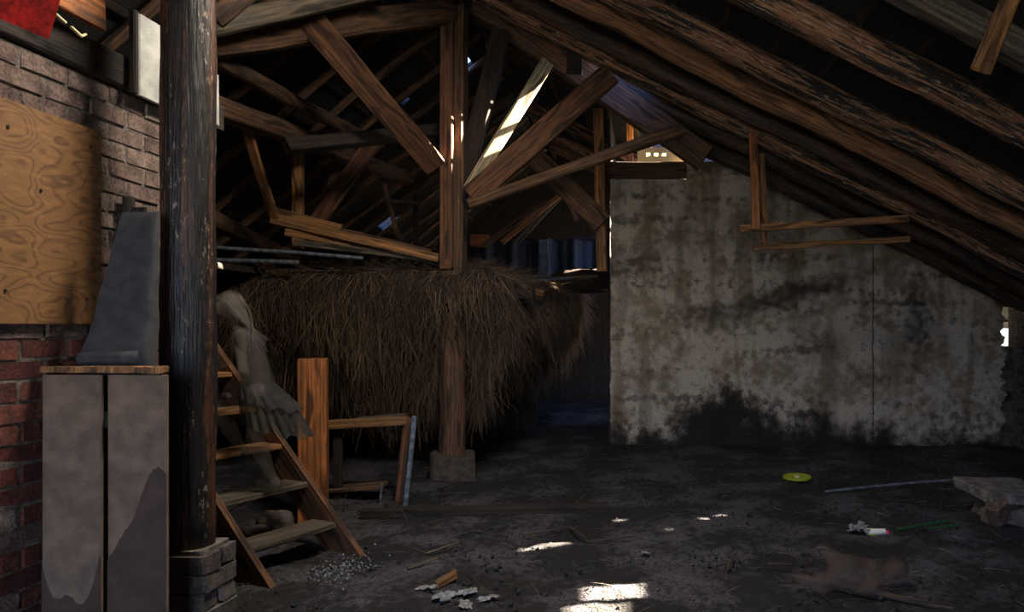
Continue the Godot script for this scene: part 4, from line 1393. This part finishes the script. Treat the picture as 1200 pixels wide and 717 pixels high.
	single("lime_crumb", crumple(0.05, 0.03, 0.05, 44), M.paper, Transform3D(Basis(), ground(757, 652, 0.015)), "small white lime crumb in the middle of the floor", "crumb")
	single("lime_crumb", crumple(0.04, 0.03, 0.04, 45), M.paper, Transform3D(Basis(), ground(1148, 540, 0.015)), "white crumb on the dark floor near the wall's right end", "crumb")
	single("lime_crumb", crumple(0.05, 0.03, 0.04, 46), M.paper, Transform3D(Basis(), ground(962, 646, 0.015)), "white crumb by the raised foot of the baby doll", "crumb")
	# dark stones under the stairs
	single("field_stone", hay_lump(0.12, 0.10, 0.1), M.grey_brick[0], Transform3D(Basis(), ground(322, 625, 0.06)), "rounded stone lying under the second stair tread", "stone")
	single("field_stone", hay_lump(0.08, 0.06, 0.07), M.grey_brick[1], Transform3D(Basis(), ground(300, 632, 0.04)), "smaller stone under the stairs by the near stringer", "stone")

func clod_mesh() -> ArrayMesh:
	var b := block(1.0, 0.6, 0.8, 0.12, 0.25)
	return b

func scatter(called: String, m: Mesh, n: int, mt: Material, label: String, cat: String, s0: float, s1: float) -> void:
	var mm := MultiMesh.new()
	mm.transform_format = MultiMesh.TRANSFORM_3D
	mm.mesh = m
	mm.instance_count = n
	for i in n:
		var d := 3.4 + 6.5 * pow(rng.randf(), 1.3)
		var x := rng.randf_range(-0.9 * d + 0.2, 0.56 * d)
		x = maxf(x, -3.4)
		var s := s0 + (s1 - s0) * pow(rng.randf(), 3.0)
		mm.set_instance_transform(i, Transform3D(Basis.from_euler(Vector3(rng.randf(), rng.randf() * TAU, rng.randf())).scaled(Vector3(s, s, s)), Vector3(x, 0.006, -d)))
	var mi := MultiMeshInstance3D.new()
	mi.name = called
	mi.multimesh = mm
	mi.material_override = mt
	add_child(mi)
	tag(mi, label, cat)
	mi.set_meta("kind", "stuff")

func cyl(r: float, h: float, n: int) -> Mesh:
	var c := CylinderMesh.new()
	c.top_radius = r
	c.bottom_radius = r
	c.height = h
	c.radial_segments = n
	c.rings = 1
	return c

func ring(r: float, t: float, n: int) -> Mesh:
	var c := TorusMesh.new()
	c.inner_radius = r - t
	c.outer_radius = r
	c.rings = n
	c.ring_segments = 8
	return c

func crumple(a: float, b: float, c: float, sd: int) -> ArrayMesh:
	var nz := FastNoiseLite.new()
	nz.seed = sd
	nz.frequency = 9.0
	nz.noise_type = FastNoiseLite.TYPE_CELLULAR
	nz.cellular_return_type = FastNoiseLite.RETURN_DISTANCE
	var st := SurfaceTool.new()
	st.begin(Mesh.PRIMITIVE_TRIANGLES)
	st.set_smooth_group(-1)
	var n := 9
	var p := []
	for r in n + 1:
		for k in n + 1:
			var x := (float(k) / n - 0.5) * a
			var z := (float(r) / n - 0.5) * c
			var y := b * clampf(1.1 + 1.3 * nz.get_noise_2d(x * 1.3 + sd, z * 1.3), 0.0, 1.2)
			p.append(Vector3(x * (1.0 + 0.3 * sin(r * 1.7 + sd)), y, z * (1.0 + 0.3 * cos(k * 1.3 + sd))))
	for r in n:
		for k in n:
			var i := r * (n + 1) + k
			for j in [i, i + 1, i + n + 1, i + 1, i + n + 2, i + n + 1]:
				st.add_vertex(p[j])
	st.generate_normals()
	return st.commit()

func ash() -> ArrayMesh:
	var r2 := RandomNumberGenerator.new()
	r2.seed = 3
	var list := []
	for k in 260:
		var st := SurfaceTool.new()
		var s := r2.randf_range(0.003, 0.013)
		st.append_from(block(s, s * 0.5, s * 0.8, s * 0.1, s * 0.2), 0, Transform3D(Basis.from_euler(Vector3(r2.randf(), r2.randf() * 6.0, r2.randf())), Vector3(r2.randfn(0, 0.10), 0.012, r2.randfn(0, 0.14))))
		list.append(st.commit())
	return join(list)

# ---------------------------------------------------------------- the see-through girl on the stairs
func make_girl() -> void:
	var d := 4.62
	var base := stair(0.56, 0.44, 0.0)
	var g := thing("person", "see-through grey girl in a ruffled sleeveless dress climbing the stairs", "person", base)
	var q := func(px: float, py: float, dz: float) -> Vector3: return P(px, py, d + dz) - base
	var hip_l: Vector3 = q.call(302, 462, -0.07)
	var hip_r: Vector3 = q.call(300, 460, 0.09)
	var pelvis: Vector3 = q.call(303, 452, 0.0)
	var waist: Vector3 = q.call(298, 430, 0.0)
	var chest: Vector3 = q.call(289, 402, 0.0)
	var neck: Vector3 = q.call(279, 383, 0.0)
	var head: Vector3 = q.call(266, 362, 0.0)
	var sh_l: Vector3 = q.call(281, 394, -0.11)
	var sh_r: Vector3 = q.call(281, 394, 0.12)
	var el_l: Vector3 = q.call(285, 436, -0.15)
	var wr_l: Vector3 = q.call(268, 462, -0.10)
	var el_r: Vector3 = q.call(262, 425, 0.16)
	var wr_r: Vector3 = q.call(248, 400, 0.14)
	var kn_l: Vector3 = q.call(299, 512, -0.06)
	var an_l: Vector3 = q.call(320, 563, -0.04)
	var kn_r: Vector3 = q.call(262, 490, 0.10)
	var an_r: Vector3 = q.call(283, 526, 0.12)
	var toe := Vector3(-0.10, -0.025, -0.02)
	var bones := [
		[pelvis, waist, 0.085, 0.075], [waist, chest, 0.075, 0.085], [chest, neck, 0.07, 0.035], [neck, head, 0.032, 0.035],
		[sh_l, chest, 0.04, 0.06], [sh_r, chest, 0.04, 0.06], [sh_l, el_l, 0.036, 0.028], [el_l, wr_l, 0.028, 0.021], [sh_r, el_r, 0.036, 0.028], [el_r, wr_r, 0.028, 0.021],
		[hip_l, kn_l, 0.066, 0.045], [kn_l, kn_l.lerp(an_l, 0.35), 0.045, 0.044], [kn_l.lerp(an_l, 0.35), an_l, 0.044, 0.028], [hip_r, kn_r, 0.066, 0.045], [kn_r, kn_r.lerp(an_r, 0.35), 0.045, 0.044], [kn_r.lerp(an_r, 0.35), an_r, 0.044, 0.028],
		[an_l + Vector3(0.015, -0.02, 0), an_l + toe, 0.032, 0.024], [an_r + Vector3(0.015, -0.02, 0), an_r + toe, 0.032, 0.024]]
	var face := Vector3(-0.94, -0.22, -0.24).normalized()      # where she looks
	var up := (Vector3.UP - face * face.y).normalized()
	var side := face.cross(up)
	var hb := [[head + up * 0.02 - face * 0.02, head + up * 0.015 + face * 0.01, 0.082, 0.078], [head - up * 0.03 + face * 0.03, head - up * 0.058 + face * 0.046, 0.052, 0.034],
		[head + face * 0.085 - up * 0.005, head + face * 0.1 - up * 0.025, 0.008, 0.012], [head + face * 0.078 - up * 0.045 - side * 0.012, head + face * 0.078 - up * 0.045 + side * 0.012, 0.008, 0.008],
		[head + face * 0.074 + up * 0.018 - side * 0.03, head + face * 0.074 + up * 0.018 - side * 0.028, 0.012, 0.012], [head + face * 0.074 + up * 0.018 + side * 0.03, head + face * 0.074 + up * 0.018 + side * 0.028, 0.012, 0.012],
		[head + side * 0.08 - up * 0.005, head + side * 0.084 + up * 0.02 - face * 0.01, 0.012, 0.014], [head - side * 0.08 - up * 0.005, head - side * 0.084 + up * 0.02 - face * 0.01, 0.012, 0.014]]
	var bm := join([body_mesh(bones, 0.012, 0.03), body_mesh(hb, 0.005, 0.012), hand_mesh(wr_l, wr_l - el_l, Vector3(0, 0, -1), 0.13, 0.5), hand_mesh(wr_r, wr_r - el_r, Vector3(-1, 0, 0), 0.13, 0.6, -1.0)])
	part("body", bm, M.ghost_skin, g)
	# hair: long, gathered back, falling over the shoulder blades
	var hr := []
	hr.append(body_mesh([[head + up * 0.026 - face * 0.028, head + up * 0.028 - face * 0.008, 0.087, 0.082], [head - face * 0.045, head - face * 0.055 - up * 0.04, 0.07, 0.05]], 0.008, 0.02))
	var r2 := RandomNumberGenerator.new()
	r2.seed = 15
	for k in 46:
		var a := r2.randf_range(-1.0, 1.0)
		var s0 := head + up * r2.randf_range(0.03, 0.10) - face * r2.randf_range(-0.02, 0.07) + side * a * 0.075
		var s1 := head - face * r2.randf_range(0.10, 0.15) - up * r2.randf_range(0.02, 0.09) + side * a * 0.10
		var s2: Vector3 = neck + Vector3(r2.randf_range(0.07, 0.16), r2.randf_range(-0.18, -0.06), a * 0.10)
		var pts := PackedVector3Array()
		for i in 9:
			var t := i / 8.0
			var p := s0.lerp(s1, t).lerp(s1.lerp(s2, t), t)
			var w := 0.0055 * (1.0 - 0.4 * t)
			pts.append_array([p + Vector3(0, w, 0), p + Vector3(0, -w, w), p + Vector3(w, 0, -w), p + Vector3(0, w, 0)])
		hr.append(from_grid(9, 4, pts, PackedVector2Array(), false))
	part("hair", join(hr), M.ghost_hair, g)
	# bodice
	part("bodice", body_mesh([[pelvis + Vector3(0, 0.02, 0), waist, 0.095, 0.084], [waist, chest, 0.084, 0.094], [chest, chest.lerp(neck, 0.35), 0.09, 0.07], [chest + Vector3(0, 0.0, -0.05), sh_l.lerp(neck, 0.35), 0.05, 0.03], [chest + Vector3(0, 0.0, 0.05), sh_r.lerp(neck, 0.35), 0.05, 0.03]], 0.012, 0.03), M.ghost_dress, g)
	# two ruffled tiers
	part("upper_ruffle", ruffle(q.call(300, 446, 0.0), q.call(318, 472, 0.0), 0.10, 0.19, 17, 0.010), M.ghost_dress, g)
	part("lower_ruffle", ruffle(q.call(310, 462, 0.0), q.call(326, 503, 0.0), 0.15, 0.205, 21, 0.014), M.ghost_dress, g)
	# ballet shoes
	for a in [an_l, an_r]:
		part("shoe", body_mesh([[a + Vector3(0.02, -0.035, 0), a + toe * 1.1, 0.036, 0.028]], 0.008, 0.01), M.ghost_dress, g)

func ruffle(a: Vector3, b: Vector3, r0: float, r1: float, waves: int, amp: float) -> ArrayMesh:
	var pts := PackedVector3Array()
	var uvs := PackedVector2Array()
	var n := 120
	for pass_in in 2:
		for r in 9:
			var t := r / 8.0 if pass_in == 0 else 1.0 - r / 8.0
			var c := a.lerp(b, t)
			for k in n + 1:
				var an := TAU * k / n
				var rad := lerpf(r0, r1, t) + amp * t * sin(an * waves) + amp * 0.4 * t * sin(an * 7.0 + 1.0) - pass_in * 0.004
				pts.append(c + Vector3(cos(an) * rad, -0.05 * t * cos(an) + 0.012 * t * sin(an * waves * 0.5), sin(an) * rad * 0.8))
				uvs.append(Vector2(an, t))
	return from_grid(18, n + 1, pts, uvs, true)

# ---------------------------------------------------------------- the see-through baby doll on the floor
func make_doll() -> void:
	var base := ground(1005, 692, 0.0)
	var g := thing("baby_doll", "faint see-through bare baby doll lying on its side on the floor", "doll", base)
	var d := -base.z
	var q := func(px: float, py: float, dz: float) -> Vector3: return P(px, py, d + dz) - base
	var hd: Vector3 = q.call(1048, 670, 0.05)
	var chest: Vector3 = q.call(1018, 672, 0.04)
	var belly: Vector3 = q.call(994, 672, 0.04)
	var hip: Vector3 = q.call(986, 675, 0.02)
	var k1: Vector3 = q.call(962, 684, -0.05)
	var a1: Vector3 = q.call(938, 680, -0.02)
	var k2: Vector3 = q.call(977, 654, 0.12)
	var a2: Vector3 = q.call(968, 648, 0.14)
	var e1: Vector3 = q.call(1022, 688, -0.08)
	var w1: Vector3 = q.call(1010, 692, -0.10)
	var e2: Vector3 = q.call(1012, 672, 0.16)
	var w2: Vector3 = q.call(1022, 662, 0.2)
	var bones := [[chest, belly, 0.085, 0.098], [belly, hip, 0.098, 0.08], [chest, hd, 0.05, 0.045], [hip, k1, 0.06, 0.048], [k1, a1, 0.044, 0.03], [a1, a1 + Vector3(-0.03, 0.02, 0.0), 0.026, 0.02], [hip, k2, 0.055, 0.045], [k2, a2, 0.042, 0.032], [a2, a2 + Vector3(-0.035, 0.03, 0), 0.028, 0.02], [chest, e1, 0.045, 0.034], [e1, w1, 0.032, 0.024], [chest, e2, 0.045, 0.034], [e2, w2, 0.032, 0.024]]
	var hb := [[hd + Vector3(0.01, 0, 0), hd + Vector3(-0.005, -0.005, 0.0), 0.072, 0.07], [hd + Vector3(-0.03, -0.01, 0.04), hd + Vector3(-0.035, -0.012, 0.045), 0.04, 0.036], [hd + Vector3(-0.02, 0.0, 0.075), hd + Vector3(-0.022, 0.0, 0.08), 0.012, 0.01], [hd + Vector3(0, 0.06, 0.03), hd + Vector3(0.005, 0.07, 0.03), 0.014, 0.012], [hd + Vector3(-0.045, 0.0, 0.065), hd + Vector3(-0.045, 0.014, 0.062), 0.009, 0.009]]
	part("body", join([body_mesh(bones, 0.01, 0.03), body_mesh(hb, 0.006, 0.015), hand_mesh(w1, w1 - e1, Vector3(0, -1, 0.2), 0.06, 0.6), hand_mesh(w2, w2 - e2, Vector3(0, 0, 1), 0.06, 0.6)]), M.doll_skin, g)
	part("hair", body_mesh([[hd + Vector3(0.02, 0.02, -0.01), hd + Vector3(0.0, 0.03, -0.02), 0.064, 0.06]], 0.008, 0.01), M.doll_hair, g)
